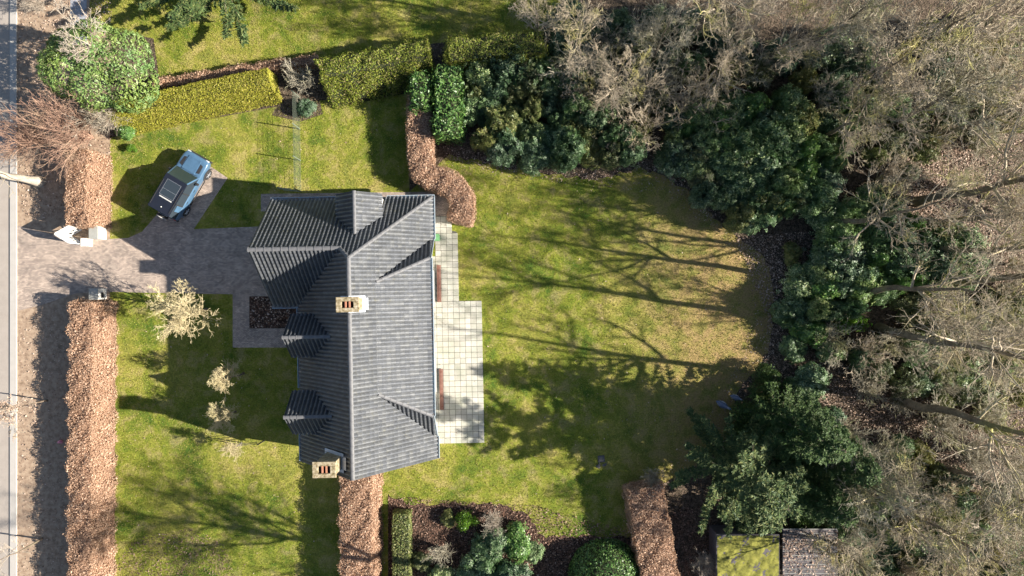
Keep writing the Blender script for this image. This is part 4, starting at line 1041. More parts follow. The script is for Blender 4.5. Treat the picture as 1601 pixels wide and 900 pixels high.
_rg = np.random.default_rng(5)
stem_me = [stems_mesh(_rg, 1.0, 1.0, 14, M['trunk']) for _ in range(2)]
RH = [rosette_mesh(20 + i, 1050, 7, .135, M['rhodo'], nl=15) for i in range(4)]
OL = [rosette_mesh(40 + i, 900, 6, .12, M['rhodo_olive'], nl=14) for i in range(2)]
BG = [leafy_mesh(50 + i, 3200, .10, M['bright_green']) for i in range(1)]
DY = [leafy_mesh(60 + i, 6500, .09, M['darkyew'], nl=12, aspect=.25) for i in range(2)]
LA = [rosette_mesh(70 + i, 800, 6, .14, M['laurel'], nl=12, aspect=.45) for i in range(1)]

def shrub(name, label, x, y, R, h, me, group, rz=None, cat='shrub'):
    t = thing(name, label, cat, (x, y, 0), random.uniform(0, 6.28) if rz is None else rz, group)
    f = link('foliage', me, t); f.scale = (R, R * random.uniform(.88, 1.12), h)
    s = link('stems', random.choice(stem_me), t); s.scale = (R * .9, R * .9, h * .9)
    return t

def belt(poly, mind, Rr, hr, meshes, label, group, name='rhododendron', seed=1, weights=None):
    rg = np.random.default_rng(seed); pts = scatter(wp(poly), 2500, rg, mind)
    for i, (x, y) in enumerate(sorted(map(tuple, pts))):
        h = rg.uniform(*hr)
        # the crown is drawn away from the lens by its height: keep it over the patch seen in the photograph
        k = 1 - h * .6 / CAM_H
        shrub(name, label + ', ' + ordinal(i) + ' from left', x * k, y * k, rg.uniform(*Rr), h, meshes[rg.integers(0, len(meshes))], group)

belt([(735, 95), (830, 90), (880, 100), (915, 160), (985, 225), (925, 255), (860, 255), (800, 232), (745, 222), (735, 160)], 1.15, (.7, 1.5), (1.7, 3.2), RH + OL,
     'dark rhododendron in the belt above the back lawn', 'rhododendrons above the back lawn', seed=3)
belt([(1030, 215), (1075, 185), (1200, 160), (1320, 190), (1310, 260), (1245, 330), (1160, 352), (1115, 320), (1070, 268)], 1.15, (.7, 1.6), (1.7, 3.4), RH + [LA[0], RH[0], RH[2], OL[0]],
     'glossy dark rhododendron in the belt at the lawn corner', 'rhododendrons at the lawn corner', seed=4)
belt([(1300, 320), (1420, 328), (1500, 370), (1520, 420), (1480, 440), (1390, 455), (1330, 480), (1260, 520), (1230, 500), (1250, 450), (1310, 400), (1290, 350)], 1.15, (.7, 1.6), (1.7, 3.4), RH + [RH[0], LA[0]],
     'bluish rhododendron in the thicket beyond the lawn end', 'rhododendrons in the thicket', seed=5)
belt([(1290, 540), (1400, 530), (1480, 590), (1480, 640), (1400, 600), (1330, 575)], 1.5, (.8, 1.3), (1.4, 2.4), RH + OL,
     'low rhododendron among the fallen leaves beyond the lawn', 'low rhododendrons in the leaf litter', seed=6)
belt([(880, 20), (1140, 30), (1200, 120), (1030, 190), (960, 190), (890, 110)], 1.6, (.9, 1.4), (1.6, 2.6), RH + OL,
     'evergreen undergrowth shrub below the bare upper trees', 'undergrowth below the bare trees', 'evergreen_shrub', seed=7)
belt([(1210, 60), (1360, 70), (1400, 170), (1330, 180), (1240, 140)], 1.45, (.9, 1.4), (1.6, 2.6), RH + OL,
     'evergreen undergrowth shrub in the upper wood right of centre', 'undergrowth in the upper wood', 'evergreen_shrub', seed=8)
belt([(1290, 690), (1420, 690), (1600, 860), (1600, 920), (1310, 920), (1270, 800)], 1.35, (.8, 1.3), (1.2, 2.2), RH + OL,
     'evergreen undergrowth shrub in the lower wood corner', 'undergrowth in the lower wood', 'evergreen_shrub', seed=9)
for px, py, R, h, me, lb in ((1325, 497, 1.5, 2.6, BG[0], 'vivid green shrub glowing among the dark rhododendrons'), (1240, 395, .9, 1.3, OL[0], 'small olive shrub on the leaf litter at the lawn end'),
                             (1258, 500, 1.1, 1.7, RH[1], 'low dark shrub touching the end of the lawn'), (1240, 548, 1.0, 1.3, RH[2], 'dark shrub at the lower end of the lawn edge'),
                             (1262, 596, 1.5, 1.9, RH[0], 'rounded rhododendron beside the sunny leaf litter strip'), (1285, 655, 1.3, 1.7, RH[3], 'low rhododendron below the sunny leaf litter strip'),
                             (785, 190, 1.3, 2.9, OL[1], 'yellowish olive shrub standing in the dark belt above the lawn'), (1255, 240, 1.2, 2.8, LA[0], 'fresher green laurel bush in the corner belt'),
                             (480, 169, .68, 1.0, RH[2], 'small round dark green bush at the end of the wire fence'), (268, 143, .55, .6, RH[1], 'low dark ground shrub behind the golden hedge end'),
                             (196, 203, .8, 1.2, LA[0], 'small green laurel at the lower left end of the golden hedge'), (205, 232, .4, .6, BG[0], 'tiny bright green bush on the lawn corner by the bare shrub'),
                             (728, 815, .9, 1.3, BG[0], 'fresh green shrub in the bed below the back lawn'), (765, 850, 1.4, 1.7, RH[0], 'dark shrub in the middle of the bed below the lawn'),
                             (806, 850, 1.3, 1.7, LA[0], 'glossy laurel at the right end of the shrub bed'), (745, 895, 1.3, 1.6, RH[3], 'dark shrub at the lower edge of the shrub bed'), (800, 900, 1.3, 1.6, RH[2], 'dark shrub under the laurel at the lower picture edge'),
                             (660, 878, .7, .9, OL[1], 'small olive shrub beside the box hedge'), (700, 812, .7, .8, OL[0], 'low olive shrub at the upper left of the shrub bed'), (690, 905, 1.0, 1.2, RH[0], 'dark shrub low in the left part of the shrub bed'), (835, 862, .8, 1.1, RH[1], 'dark shrub at the far right corner of the shrub bed')):
    p = W(px, py, h * .5); shrub('garden_shrub', lb, p.x, p.y, R, h, me, 'single garden shrubs')
# clipped ivy-green dome at the lower edge
p = W(950, 905, 1.2); t = thing('topiary_dome', 'large clipped green dome shrub at the lower picture edge', 'topiary', (p.x, p.y, 0))
rg = np.random.default_rng(81); d = norm(rg.normal(0, 1, (16000, 3))); d = d[d[:, 2] > -.1]; R = np.array([2.55, 2.4, 2.3])
P = d * R * (1 + wob(d[:, 0] * 2, d[:, 1] * 2, d[:, 2] * 2, .015) + rg.normal(0, .012, len(d)))[:, None]; P[:, 2] = np.maximum(P[:, 2], .03)
V, F = leaf_quads(P, norm(d / R), .10, rg, .45, .7); link('foliage', mesh_np('foliage', V, F, M['laurel']), t)
bm = bmesh.new(); bmesh.ops.create_uvsphere(bm, u_segments=20, v_segments=12, radius=1)
for v in bm.verts: v.co = Vector((v.co.x * 2.44, v.co.y * 2.3, max(0, v.co.z) * 2.2))
me = bpy.data.meshes.new('branch_core'); bm.to_mesh(me); bm.free(); me.materials.append(M['green_core']); link('branch_core', me, t)

# big light-green evergreen at the upper left: several crowns on one stock
ev = W(157, 108, 3.2); t = thing('evergreen_tree', 'broad light green evergreen with rounded crowns beside the road', 'tree', (ev.x, ev.y, 0))
rg = np.random.default_rng(91); Ps, Ds = [], []
lob = [(-2.0, -.1, 3.2, 1.75, 1.7), (.15, 1.2, 4.1, 1.6, 1.45), (1.8, .75, 3.6, 1.65, 1.5), (1.9, -1.0, 3.1, 1.75, 1.35), (-.2, -1.1, 3.4, 1.6, 1.4), (-1.9, 1.3, 3.0, 1.45, 1.2), (0.2, -.1, 3.2, 1.6, 1.5), (-2.9, .3, 2.2, 1.2, 1.3)]
for i, (x, y, z, r, rz_) in enumerate(lob):
    d = norm(rg.normal(0, 1, (5200, 3))); d = d[d[:, 2] > -.45]; q = np.array([x, y, z]) + d * np.array([r, r, rz_]) * (1 + wob(d[:, 0] * 2 + i, d[:, 1] * 2, d[:, 2] * 2, .045) + rg.normal(0, .035, len(d)))[:, None]
    ok = np.ones(len(q), bool)
    for j, (a, b, c, rr, r2) in enumerate(lob):
        if j != i: ok &= np.linalg.norm((q - np.array([a, b, c])) / np.array([rr, rr, r2]), axis=1) > .9
    Ps.append(q[ok]); Ds.append(d[ok])
P = np.concatenate(Ps); D = np.concatenate(Ds); P[:, 2] = np.maximum(P[:, 2], .1)
V, F = leaf_quads(P, D, .155, rg, .6, .5); link('crown', mesh_np('crown', V, F, M['holly']), t)
sm = link('trunk', stems_mesh(rg, 3.0, 4.5, 9, M['trunk'], .12), t)

# dry hydrangea heads between the two conifer hedges
#MORE
# ------------------------------------------------------------------ bare trees and twiggy shrubs
def grow(parent_P, parent_R, rg, k, tmin, tmax, Lf, ang, n, rfac, up=.25, wander=.12, taper=.35, rmin=.006):
    """children of every parent polyline; returns (N,n,3),(N,n)"""
    Np, m, _ = parent_P.shape
    plen = np.linalg.norm(np.diff(parent_P, axis=1), axis=2).sum(1)
    t = np.sort(rg.uniform(tmin, tmax, (Np, k)), 1); f = t * (m - 1); i = np.clip(f.astype(int), 0, m - 2); w = f - i
    ar = np.arange(Np)[:, None]
    p0 = parent_P[ar, i] * (1 - w)[..., None] + parent_P[ar, i + 1] * w[..., None]
    T = norm(parent_P[ar, i + 1] - parent_P[ar, i]); r0 = (parent_R[ar, i] * (1 - w) + parent_R[ar, i + 1] * w) * rfac
    p0 = p0.reshape(-1, 3); T = T.reshape(-1, 3); r0 = np.maximum(r0.reshape(-1), rmin)
    side = norm(np.cross(T, rg.normal(0, 1, T.shape)))
    a = np.radians(rg.normal(ang, ang * .22, len(T)))[:, None]
    d = norm(T * np.cos(a) + side * np.sin(a) + np.array([0, 0, up]))
    L = (np.repeat(plen, k) * Lf * rg.uniform(.55, 1.25, len(T)) * (1.15 - .55 * t.reshape(-1)))
    pts = [p0]; cur = p0; st = (L / (n - 1))[:, None]
    for s in range(n - 1):
        d = norm(d + rg.normal(0, wander, d.shape) + np.array([0, 0, up * .18])); cur = cur + d * st; pts.append(cur)
    P = np.stack(pts, 1); P[..., 2] = np.maximum(P[..., 2], .05)
    R = r0[:, None] * (1 - (1 - taper) * np.linspace(0, 1, n))[None]
    return P, np.maximum(R, rmin * .6)

def bare_tree(seed, H, r0=.28, limbs=13, br=8, tw=9, tl=5, spread=48, fork=.28, lean=(0, 0), mt='trunk', mw='twig', thick=1.0, Lf=.55):
    rg = np.random.default_rng(seed); n = 12; t = np.linspace(0, 1, n)
    P = np.zeros((1, n, 3)); P[0, :, 2] = H * .88 * t; P[0, :, 0] = lean[0] * t ** 1.5; P[0, :, 1] = lean[1] * t ** 1.5
    P[0, 1:, :2] += np.cumsum(rg.normal(0, .005 * H, (n - 1, 2)), 0); R = (r0 * (1 - .88 * t ** .9))[None]; R[0, 0] *= 1.35
    Vt, Ft = tubes(P, R, 10)
    P1, R1 = grow(P, R, rg, limbs, fork, .98, Lf, spread, 8, .62, .28, .13, .25, .02)
    P2, R2 = grow(P1, R1, rg, br, .18, 1.0, .50, 46, 6, .6, .18, .15, .3, .012)
    P3, R3 = grow(P2, R2, rg, tw, .15, 1.0, .62, 40, 5, .6, .10, .18, .4, .011 * thick)
    P4, R4 = grow(P3, R3, rg, tl, .2, .9, .60, 36, 3, .7, .06, .2, .6, .0088 * thick)
    Vl, Fl = tubes(P1, R1, 6)
    parts = [tubes(P2, R2, 4), tubes(P3, R3, 3), tubes(P4, R4, 3)]
    V, F = join(parts)
    return (mesh_np('trunk', Vt, Ft, M[mt], True), mesh_np('limbs', Vl, Fl, M[mw], True), mesh_np('crown', V, F, M[mw]))

def plant_tree(name, label, x, y, kit, s=1.0, rz=None, group=None, sz=None):
    t = thing(name, label, 'tree', (x, y, 0), random.uniform(0, 6.28) if rz is None else rz, group)
    for nm, me in zip(('trunk', 'limbs', 'crown'), kit):
        o = link(nm, me, t); o.scale = (s, s, sz or s)
    return t

KT = [bare_tree(101, 13, .24, 14, 7, 7, 3, thick=1.6), bare_tree(102, 14, .26, 14, 7, 7, 3, spread=55, thick=1.6), bare_tree(103, 12, .2, 15, 7, 7, 3, spread=42, mw='twig_grey', thick=1.6), bare_tree(104, 13, .22, 14, 7, 7, 3, spread=60, fork=.2, thick=1.6)]
KBIG = [bare_tree(111, 20, .33, 13, 6, 6, 3, spread=52, fork=.42, Lf=.42), bare_tree(112, 19, .30, 12, 6, 6, 3, spread=48, fork=.45, Lf=.42)]

KSH = bare_tree(113, 18, .30, 15, 8, 8, 4, spread=55, fork=.45, Lf=.45)
G = 'bare deciduous trees of the wood'
# trees whose trunk foot shows; the slender ones are unseen, added for lawn shadow streaks
for i, (px, py, s, lb) in enumerate(((1400, 622, 1.0, 'tall bare tree whose trunk rises from the sunny leaf litter below the thicket'), (1374, 512, 1.0, 'tall bare tree whose straight trunk starts beside the vivid green shrub'),
                                     (1432, 316, .92, 'tall bare tree with thick leaning trunk above the rhododendron thicket'), (1478, 445, .95, 'tall bare tree standing just right of the rhododendron thicket'), (1338, 452, .8, 'added unseen slender tree rising out of the lower rhododendron thicket'), (1452, 388, .85, 'slender bare tree rising out of the upper rhododendron thicket'), (1300, 352, .7, 'slender bare tree between the corner belt and the thicket'))):
    p = W(px, py); plant_tree('bare_tree', lb, p.x, p.y, KBIG[i % 2], s, i * 1.7, G)
# trees known by their crowns: (crown pixel, tree height)
crowns = [(905, 60, 8.5, 'bare tree reaching over the edge of the neighbour lawn'), (965, 120, 8, 'bare tree over the middle of the upper undergrowth'), (1040, 55, 8.5, 'bare tree at the upper edge with yellow lichen on its limbs'),
          (1135, 95, 8, 'bare tree over the gap in the upper undergrowth'), (1150, 15, 9, 'bare tree cut by the upper edge near its middle'), (1240, 60, 9, 'bare pinkish tree over the upper wood'),
          (1330, 30, 9.5, 'bare tree cut by the upper edge in the right half'), (1390, 110, 12, 'bare tree above the leaning thick trunk'), (1470, 50, 14, 'bare tree near the upper right corner'),
          (1555, 40, 13, 'bare tree in the extreme upper right corner'), (1500, 150, 12, 'bare tree with crooked dark limbs in the upper right'), (1585, 170, 13, 'bare tree at the right edge in the upper third'),
          (1345, 185, 9, 'smaller bare tree just above the rhododendron corner belt'), (1520, 520, 10, 'bare tree over the right part of the long straight trunk'), (1350, 760, 10, 'bare tree beside the spruce in the lower right'),
          (1430, 810, 11, 'bare tree in the middle of the lower right corner'), (1530, 860, 12, 'bare tree near the lower right corner'), (1330, 875, 9, 'bare tree leaning over the dark wood store'), (1590, 780, 12, 'bare tree at the right edge in the lower quarter'),
          (1585, 330, 12, 'bare tree at the right edge level with the thicket'), (840, 30, 6.5, 'slender bare tree overhanging the neighbour lawn corner')]
for i, (px, py, h, lb) in enumerate(crowns):
    p = W(px, py, h * .62); k = KT[i % 4]; hk = (13, 14, 12, 13)[i % 4]
    plant_tree('bare_tree', lb, p.x, p.y, k, h / hk, None, G)
# neighbours just outside the picture whose shadows fall into it
for i, (px, py, s, lb) in enumerate(((800, 897, .95, 'bare tree at the lower edge casting branch shadows on the front lawn'), (895, 905, .95, 'bare tree at the lower edge behind the clipped dome'), (1060, 80, .9, 'tall bare tree in the upper wood casting a long shadow on the neighbour lawn'),
                                     (1740, 340, 1.0, 'tall bare tree beyond the right edge opposite the thicket'), (1690, 780, 1.0, 'tall bare tree beyond the right edge near the lower corner'))):
    p = W(px, py); plant_tree('bare_tree', lb, p.x, p.y, KSH if i < 2 else KBIG[(i + 1) % 2], s, 2.2 + i * 1.1, G)

# twiggy deciduous shrubs
def twig_shrub(seed, R, H, n=16, k1=7, k2=7, k3=4, mat='twig_grey', thick=1.0, wander=.12):
    rg = np.random.default_rng(seed); m = 7; t = np.linspace(0, 1, m); a = rg.uniform(0, 2 * PI, n); sp = R * .8 * np.sqrt(rg.uniform(.02, 1, n)); hh = H * rg.uniform(.6, 1, n)
    P = np.stack([np.cos(a)[:, None] * sp[:, None] * t ** 1.25, np.sin(a)[:, None] * sp[:, None] * t ** 1.25, hh[:, None] * t ** .85], -1)
    P[:, 1:] += np.cumsum(rg.normal(0, .03 * R, (n, m - 1, 3)), 1); P[..., 2] = np.maximum(P[..., 2], .0)
    R0 = np.repeat((.03 * thick * (1 - .7 * t))[None], n, 0)
    P1, R1 = grow(P, R0, rg, k1, .2, 1, .45, 38, 5, .65, .15, wander, .4, .010 * thick); P2, R2 = grow(P1, R1, rg, k2, .15, 1, .55, 42, 4, .65, .1, wander, .5, .0075 * thick); P3, R3 = grow(P2, R2, rg, k3, .2, 1, .55, 42, 3, .7, .05, .2, .6, .006 * thick)
    V1, F1 = tubes(P, R0, 5); V, F = join([tubes(P1, R1, 4), tubes(P2, R2, 3), tubes(P3, R3, 3)])
    return (mesh_np('stems', V1, F1, M[mat], True), mesh_np('twigs', V, F, M[mat]))
TS = [twig_shrub(201, 2.2, 3.0, 18, 6, 5, 2, thick=1.6), twig_shrub(202, 2.2, 3.2, 18, 6, 5, 2, mat='twig', thick=1.6), twig_shrub(203, 2.0, 2.6, 18, 6, 5, 2, thick=1.5)]
def plant_shrub(label, px, py, kit, s, group, hc=1.5, rz=None, name='bare_shrub'):
    p = W(px, py, hc * s); t = thing(name, label, 'shrub', (p.x, p.y, 0), random.uniform(0, 6.28) if rz is None else rz, group)
    for nm, me in zip(('stems', 'twigs'), kit): link(nm, me, t).scale = (s, s, s)
    return t
def twig_belt(poly, mind, label, group, seed, sr=(.8, 1.25)):
    rg = np.random.default_rng(seed)
    for i, (x, y) in enumerate(sorted(map(tuple, scatter(wp(poly), 1500, rg, mind)))):
        px, py = 800.5 + x * 22, 450 - y * 22; plant_shrub(label + ', ' + ordinal(i) + ' from left', px, py, TS[rg.integers(0, 3)], rg.uniform(*sr), group)
belt([(1400, 470), (1600, 440), (1610, 560), (1540, 600), (1450, 560)], 1.6, (.9, 1.5), (1.3, 2.4), OL + [RH[0]], 'grey-green shrub along the long straight trunk', 'shrubs along the long trunk', 'evergreen_shrub', seed=10)
belt([(1360, 200), (1450, 190), (1440, 290), (1370, 300)], 1.6, (.8, 1.3), (1.4, 2.2), OL, 'olive undergrowth shrub left of the leaning thick trunk', 'shrubs by the leaning trunk', 'evergreen_shrub', seed=11)
belt([(1450, 570), (1600, 560), (1600, 660), (1540, 650)], 2.2, (.9, 1.5), (1.2, 2.0), OL + [LA[0]], 'green shrub at the right edge below the long trunk', 'shrubs at the right edge', 'evergreen_shrub', seed=12)
belt([(1440, 40), (1600, 40), (1600, 200), (1470, 200)], 1.7, (.9, 1.4), (1.2, 2.2), OL + [RH[1]], 'undergrowth shrub below the trees at the upper right', 'undergrowth at the upper right', 'evergreen_shrub', seed=13)
twig_belt([(870, 110), (960, 60), (1080, 110), (1080, 190), (960, 215), (890, 190)], 2.4, 'grey twiggy shrub in the upper undergrowth', 'twiggy shrubs in the upper undergrowth', 31)
twig_belt([(1290, 690), (1600, 640), (1600, 900), (1310, 900)], 2.7, 'grey twiggy shrub in the lower right corner', 'twiggy shrubs in the lower wood', 32)
twig_belt([(1340, 60), (1600, 60), (1600, 420), (1500, 350), (1360, 290)], 3.4, 'twiggy shrub in the upper right wood', 'twiggy shrubs in the upper right wood', 33, (.7, 1.1))
twig_belt([(1410, 480), (1600, 440), (1600, 600), (1500, 590)], 2.8, 'twiggy shrub beside the long straight trunk', 'twiggy shrubs by the long trunk', 34, (.7, 1.1))
twig_belt([(1120, 40), (1330, 60), (1320, 170), (1180, 140)], 3.0, 'twiggy shrub in the upper wood above the corner belt', 'twiggy shrubs above the corner belt', 35, (.7, 1.1))
twig_belt([(1290, 530), (1400, 520), (1500, 600), (1480, 660), (1330, 600)], 2.3, 'twiggy shrub over the low rhododendrons in the litter', 'twiggy shrubs in the litter', 36, (.6, 1.0))
twig_belt([(1330, 330), (1420, 320), (1520, 400), (1500, 440), (1400, 440)], 3.6, 'twiggy shrub standing up through the rhododendron thicket', 'twiggy shrubs in the thicket', 37, (.7, 1.0))
RS = [twig_shrub(211, 3.0, 4.6, 26, 7, 5, 2, 'twig_red', 1.5, .08), twig_shrub(212, 2.2, 3.4, 22, 7, 5, 2, 'trunk_pale', 1.4, .08)]
plant_shrub('sprawling bare shrub with reddish stems between road and short beech hedge', 118, 205, RS[0], 1.0, 'bare shrubs by the road', 2.0, 1.0)
plant_shrub('bare reddish shrub leaning over the kerb above the street tree', 48, 215, RS[0], .8, 'bare shrubs by the road', 2.0, 3.0)
plant_shrub('pale bare shrub tangled at the end of the golden yew hedge', 160, 178, RS[1], 1.0, 'bare shrubs by the road', 2.0, 2.0)
plant_shrub('grey dry hydrangea between the golden and the lime hedges', 470, 124, TS[0], .75, 'dry garden shrubs', 1.3)
plant_shrub('brown dry shrub on the leaf litter below the back lawn', 770, 812, RS[1], .5, 'dry garden shrubs', 1.5)
plant_shrub('thin dry shrub in the dark corner beside the shed', 1100, 880, RS[1], .6, 'dry garden shrubs', 1.8)
plant_shrub('brown dry shrub overgrowing the top of the hedge by the ivy dome', 1020, 748, TS[2], .6, 'dry garden shrubs', 1.6)
plant_shrub('dry brown shrub beside the box hedge', 690, 860, TS[2], .6, 'dry garden shrubs', 1.0)
plant_shrub('small bare shrub at the top of the verge', 60, 8, RS[1], .5, 'bare shrubs by the road', 1.5)

# small cream-coloured ornamental trees on the front lawn
KC = [bare_tree(301, 5.0, .10, 26, 8, 6, 2, 68, .42, mt='trunk', mw='twig_cream', thick=1.3, Lf=.58), bare_tree(302, 4.6, .09, 26, 8, 6, 2, 66, .48, mt='trunk', mw='twig_cream', thick=1.05, Lf=.50)]
for i, (px, py, h, kk, lb) in enumerate(((285, 486, 5.0, 0, 'largest cream-twigged ornamental tree beside the driveway corner'), (357, 591, 3.7, 1, 'cream-twigged ornamental tree lit above the house shadow, second from the driveway'),
                                         (349, 652, 3.0, 0, 'smaller cream-twigged ornamental tree, third from the driveway'), (361, 704, 2.5, 1, 'smallest cream-twigged ornamental tree at the shadow edge'))):
    p = W(px, py, h * .70); plant_tree('ornamental_tree', lb, p.x, p.y, KC[kk], h / (5.0, 4.6)[kk], i * 2.1, 'ornamental trees on the front lawn')
fr = W(398, 690); t = thing('plant_support', 'low wooden plant support frame on the front lawn by the smallest tree', 'plant support', (fr.x, fr.y, .004), .1)
for x in (-.9, .7): MB().box(x - .03, x + .03, -.03, .03, 0, 1.3).build('post', M['dark_board'], t)
for z in (.5, .85, 1.2): MB().box(-.95, .75, .031, .05, z, z + .05).build('rail', M['dark_board'], t)

# street trees at the left edge
ST = bare_tree(401, 13, .30, 12, 7, 7, 4, 50, .35, mt='trunk_pale', mw='twig')
p = W(63, 284); plant_tree('street_tree', 'pale-trunked street tree on the verge leaning out at the left edge', p.x, p.y, ST, 1.0, .6, 'street trees')
p = W(210, 108); plant_tree('bare_tree', 'small bare tree poking out of the light green evergreen', p.x, p.y, bare_tree(402, 8.2, .11, 9, 5, 4, 2, 50, .6, mt='trunk_pale', mw='trunk_pale', thick=1.6), 1.0, 2.5, 'street trees')
k3 = bare_tree(403, 6.5, .075, 14, 6, 5, 2, 58, .3, mt='verge_bark', mw='trunk_pale', thick=1.2)
p = W(74, 626); t = plant_tree('street_tree', 'young street tree still holding pale tan leaves at the left edge', p.x, p.y, k3, .85, 1.0, 'street trees')
rg = np.random.default_rng(55); a = np.empty(len(k3[2].vertices) * 3, dtype=np.float32); k3[2].vertices.foreach_get('co', a); a = a.reshape(-1, 3); q = a[rg.integers(0, len(a), 2600)] + rg.normal(0, .05, (2600, 3))
V, F = leaf_quads(q, np.tile([0, 0, 1.0], (len(q), 1)), .10, rg, 1.0, .6); link('leaves', mesh_np('leaves', V, F, M['tan_leaf']), t).scale = (.85, .85, .85)
p = W(66, 842); plant_tree('street_tree', 'bare street tree at the lower left corner over the road', p.x, p.y, k3, .95, 3.0, 'street trees')

# ------------------------------------------------------------------ conifers
def conifer(seed, H, R, whorls, per, mat, leaf=.22, dens=26, droop=.35, z0=.06, tip_up=.35, power=.85):
    rg = np.random.default_rng(seed)
    n = 8; t = np.linspace(0, 1, n); P = np.zeros((1, n, 3)); P[0, :, 2] = H * t; Vt, Ft = tubes(P, (H * .016 * (1 - .95 * t))[None], 8)
    zz = np.repeat(np.linspace(z0, .97, whorls) ** 1.0, per) + rg.normal(0, .008, whorls * per); zz = np.clip(zz, z0, .985)
    az = rg.uniform(0, 2 * PI, len(zz)); L = R * (1 - zz) ** power * rg.uniform(.72, 1.12, len(zz)) + .15; m = 7; u = np.linspace(0, 1, m)
    rr = L[:, None] * u; dz = -droop * L[:, None] * u ** 1.2 + tip_up * L[:, None] * u ** 3 * .6
    B = np.stack([np.cos(az)[:, None] * rr, np.sin(az)[:, None] * rr, zz[:, None] * H + dz], -1); B[..., 2] = np.maximum(B[..., 2], .1)
    Vb, Fb = tubes(B, .025 * (1 - .8 * u)[None] * np.ones((len(zz), 1)), 4)
    # side shoots carrying needle sprays
    ks = np.maximum(4, (L * dens * .5).astype(int)); bi = np.repeat(np.arange(len(zz)), ks); f = rg.uniform(.12, 1, len(bi)) * (m - 1); i = np.clip(f.astype(int), 0, m - 2); w = (f - i)[:, None]
    p = B[bi, i] * (1 - w) + B[bi, i + 1] * w; T = norm(B[bi, i + 1] - B[bi, i]); sd = norm(np.cross(T, np.array([0, 0, 1.0]))) * rg.choice([-1, 1], len(bi))[:, None]
    sl = (.16 + .34 * (1 - f / (m - 1)) * np.minimum(1, L[bi] / 1.5)); d = norm(T * .75 + sd * .9 + np.array([0, 0, -.25]) + rg.normal(0, .15, T.shape))
    q = []; qd = []
    for s in (.1, .3, .5, .7, .9, 1.1):
        for z in (1, -1):
            base = p + d * (sl * s)[:, None]; dd = norm(d * .9 + np.cross(d, np.array([0, 0, 1.0])) * z * .6 + np.array([0, 0, .15]) + rg.normal(0, .2, d.shape)); q.append(base); qd.append(dd)
    q = np.concatenate(q); qd = np.concatenate(qd)
    V, F = leaf_quads(q, np.tile([0, 0, 1.0], (len(q), 1)), leaf, rg, .35, .22, .05, qd); V[:, 2] = np.maximum(V[:, 2], .03)
    return mesh_np('trunk', Vt, Ft, M['trunk'], True), mesh_np('branches', Vb, Fb, M['trunk']), mesh_np('crown', V, F, M[mat])
def plant_conifer(label, px, py, kit, s=1.0, rz=0, h=0, name='spruce_tree', group='conifers'):
    p = W(px, py, h); t = thing(name, label, 'tree', (p.x, p.y, 0), rz, group)
    for nm, me in zip(('trunk', 'branches', 'crown'), kit): 
        o = link(nm, me, t); o.scale = (s, s, s)
        if nm == 'branches': o['kind'] = 'stuff'
SP = conifer(501, 11.0, 4.9, 15, 5, 'spruce', .26, 40, droop=.12, tip_up=.45, power=.8)
plant_conifer('feathery green spruce leaning into view above the mossy shed', 1130, 715, SP, 1.08, .4)
plant_conifer('dark green spruce crown hanging in from the upper edge over the neighbour lawn', 366, -14, SP, 1.2, 2.0)
DC = conifer(502, 13, 3.4, 24, 9, 'darkyew', .24, 24, droop=.2, tip_up=.3, power=.6)
plant_conifer('tall dark yew behind the spruce casting the broad lawn shadow', 1205, 648, DC, .86, 1.0, 0, 'yew_tree')
plant_conifer('dark yew squeezed between the spruce and the bare trees', 1235, 745, DC, .70, 2.2, 0, 'yew_tree')
plant_conifer('dark yew at the edge of the sunny leaf litter behind the tall yew', 1262, 690, DC, .72, 3.4, 0, 'yew_tree')
for (px, py, R, h, lb) in ((1176, 664, 1.6, 2.4, 'low dark yew bush at the shaded lawn edge below the statues'), (1150, 690, 1.7, 2.4, 'dark yew bush tucked under the spruce'), (1250, 690, 1.9, 3.4, 'dark yew bush right of the tall yew'),
                           (1200, 600, 1.3, 2.0, 'small green yew bush between lawn end and leaf litter'), (1265, 800, 1.7, 3.0, 'dark evergreen bush above the wood store'), (1180, 815, 1.2, 2.6, 'green bush overhanging the mossy shed roof')):
    p = W(px, py, h * .5); shrub('yew_bush', lb, p.x, p.y, R, h, DY[int(px) % 2], 'yew bushes')

# ------------------------------------------------------------------ fallen leaves and grass (nobody could count these)
def litter(name, label, poly, n, size, mat, z=.03, seed=1, exclude=()):
    rg = np.random.default_rng(seed); q = scatter(wp(poly), n, rg, None, [wp(e) for e in exclude])
    P = np.concatenate([q, rg.uniform(z, z + .05, (len(q), 1))], 1)
    V, F = leaf_quads(P, np.tile([0, 0, 1.0], (len(P), 1)), size, rg, .45, .62)
    V[:, 2] = np.maximum(V[:, 2], .015)
    return tag(link(name, mesh_np(name, V, F, mat)), label, 'leaves', None, 'stuff')
litter('fallen_leaves', 'pinkish brown fallen leaves on the open floor beyond the lawn end', [(1150, 370), (1290, 360), (1300, 460), (1240, 520), (1300, 560), (1440, 620), (1640, 620), (1640, 800), (1440, 740), (1290, 700), (1190, 620), (1200, 500)], 62000, .09, M['litter_leaf'], seed=61)
litter('fallen_leaves', 'pinkish brown fallen leaves on the sunny wood floor at the right edge', [(1400, 170), (1640, 150), (1640, 460), (1500, 450), (1420, 330)], 38000, .09, M['litter_leaf'], seed=68)
litter('fallen_leaves', 'brown fallen leaves along the foot of the upper rhododendrons', [(690, 225), (760, 240), (860, 262), (1000, 215), (1060, 250), (1130, 330), (1110, 345), (1045, 285), (1000, 268), (935, 283), (860, 280), (700, 250)], 8000, .085, M['litter_leaf'], seed=69)
litter('fallen_leaves', 'brown fallen leaves under the shrubs below the back lawn', [(607, 775), (840, 790), (990, 830), (1075, 790), (1120, 820), (1120, 930), (607, 930)], 15000, .09, M['dark_litter'], seed=62)
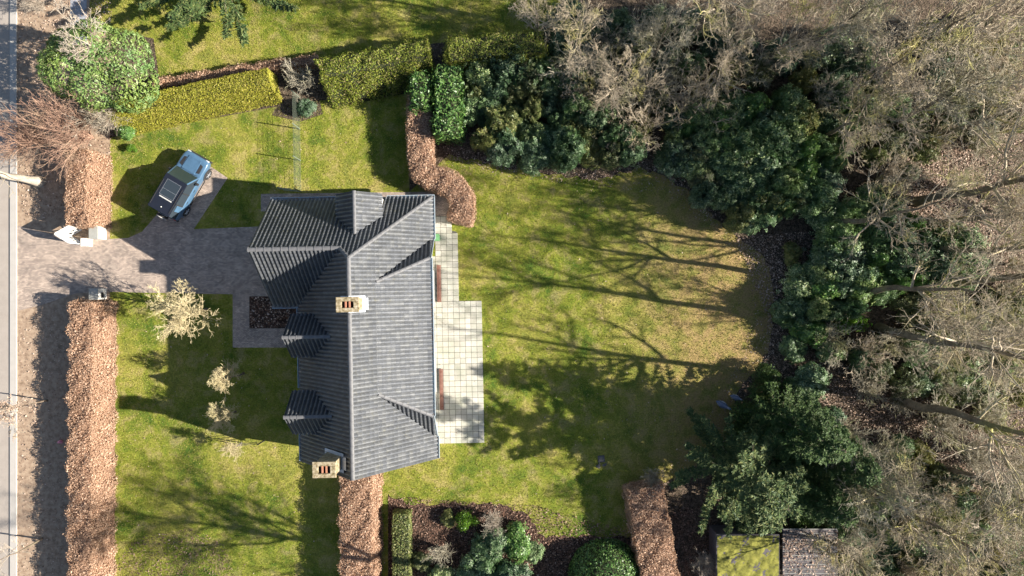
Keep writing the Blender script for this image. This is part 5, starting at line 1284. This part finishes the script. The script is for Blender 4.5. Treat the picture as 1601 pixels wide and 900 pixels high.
litter('fallen_leaves', 'scattered brown leaves on the verge beside the road', [(28, -10), (175, -10), (175, 240), (105, 250), (105, 340), (40, 345), (28, 300)], 5000, .09, M['litter_leaf'], seed=63)
litter('fallen_leaves', 'scattered brown leaves along the long hedge and verge', [(28, 490), (105, 480), (105, 900), (28, 900)], 1600, .08, M['litter_leaf'], seed=64)
litter('fallen_leaves', 'brown leaf mulch in the small flower bed by the front door', [(391, 464), (455, 464), (455, 512), (391, 512)], 420, .10, M['litter_leaf'], .03, 65)
litter('fallen_leaves', 'few brown leaves blown along the lawn edges', LAWN, 2600, .07, M['litter_leaf'], .02, 66)

EDGE = [(1085, 300), (1150, 362), (1206, 420), (1214, 480), (1204, 560), (1160, 625), (1120, 715), (1010, 790), (1000, 840), (960, 838), (985, 770), (1090, 690), (1130, 610), (1165, 540), (1178, 480), (1165, 420), (1120, 365), (1040, 305), (930, 292), (780, 275), (700, 262), (700, 240), (860, 268), (940, 275), (1000, 258), (1045, 272)]
litter('fallen_leaves', 'brown leaves drifting from the wood onto the lawn edge', EDGE, 26000, .07, M['litter_leaf'], .02, 67)
litter('fallen_leaves', 'thin brown leaves over the worn patch at the foot of the front lawn', [(215, 840), (300, 825), (350, 850), (370, 905), (190, 905), (185, 870)], 3200, .075, M['dark_litter'], .02, 70)
HOUSEPX = [(400, 300), (712, 298), (718, 470), (757, 468), (757, 690), (690, 700), (560, 720), (470, 725), (463, 545), (364, 545), (364, 455), (400, 455)]
def grass(name, label, poly, n, seed, exclude=()):
    rg = np.random.default_rng(seed); q = scatter(wp(poly), n, rg, None, [wp(e) for e in exclude]); m = len(q)
    a = rg.uniform(0, 2 * PI, m); w = rg.uniform(.012, .03, m); h = rg.uniform(.03, .085, m); ln = rg.uniform(.02, .08, m); b = rg.uniform(0, 2 * PI, m)
    o = np.concatenate([q, np.full((m, 1), .005)], 1); s = np.stack([np.cos(a) * w, np.sin(a) * w, np.zeros(m)], 1)
    V = np.stack([o - s, o + s, o + np.stack([np.cos(b) * ln, np.sin(b) * ln, h], 1)], 1).reshape(-1, 3)
    return tag(link(name, mesh_np(name, V, np.arange(m * 3).reshape(-1, 3), M['grass_blade'])), label, 'grass', None, 'stuff')
grass('grass', 'short mown grass of the garden lawns', LAWN, 260000, 71, [DRIVE, HOUSEPX, SHRUB_BED])
grass('grass', 'short mown grass of the neighbour lawn', NLAWN, 70000, 72)
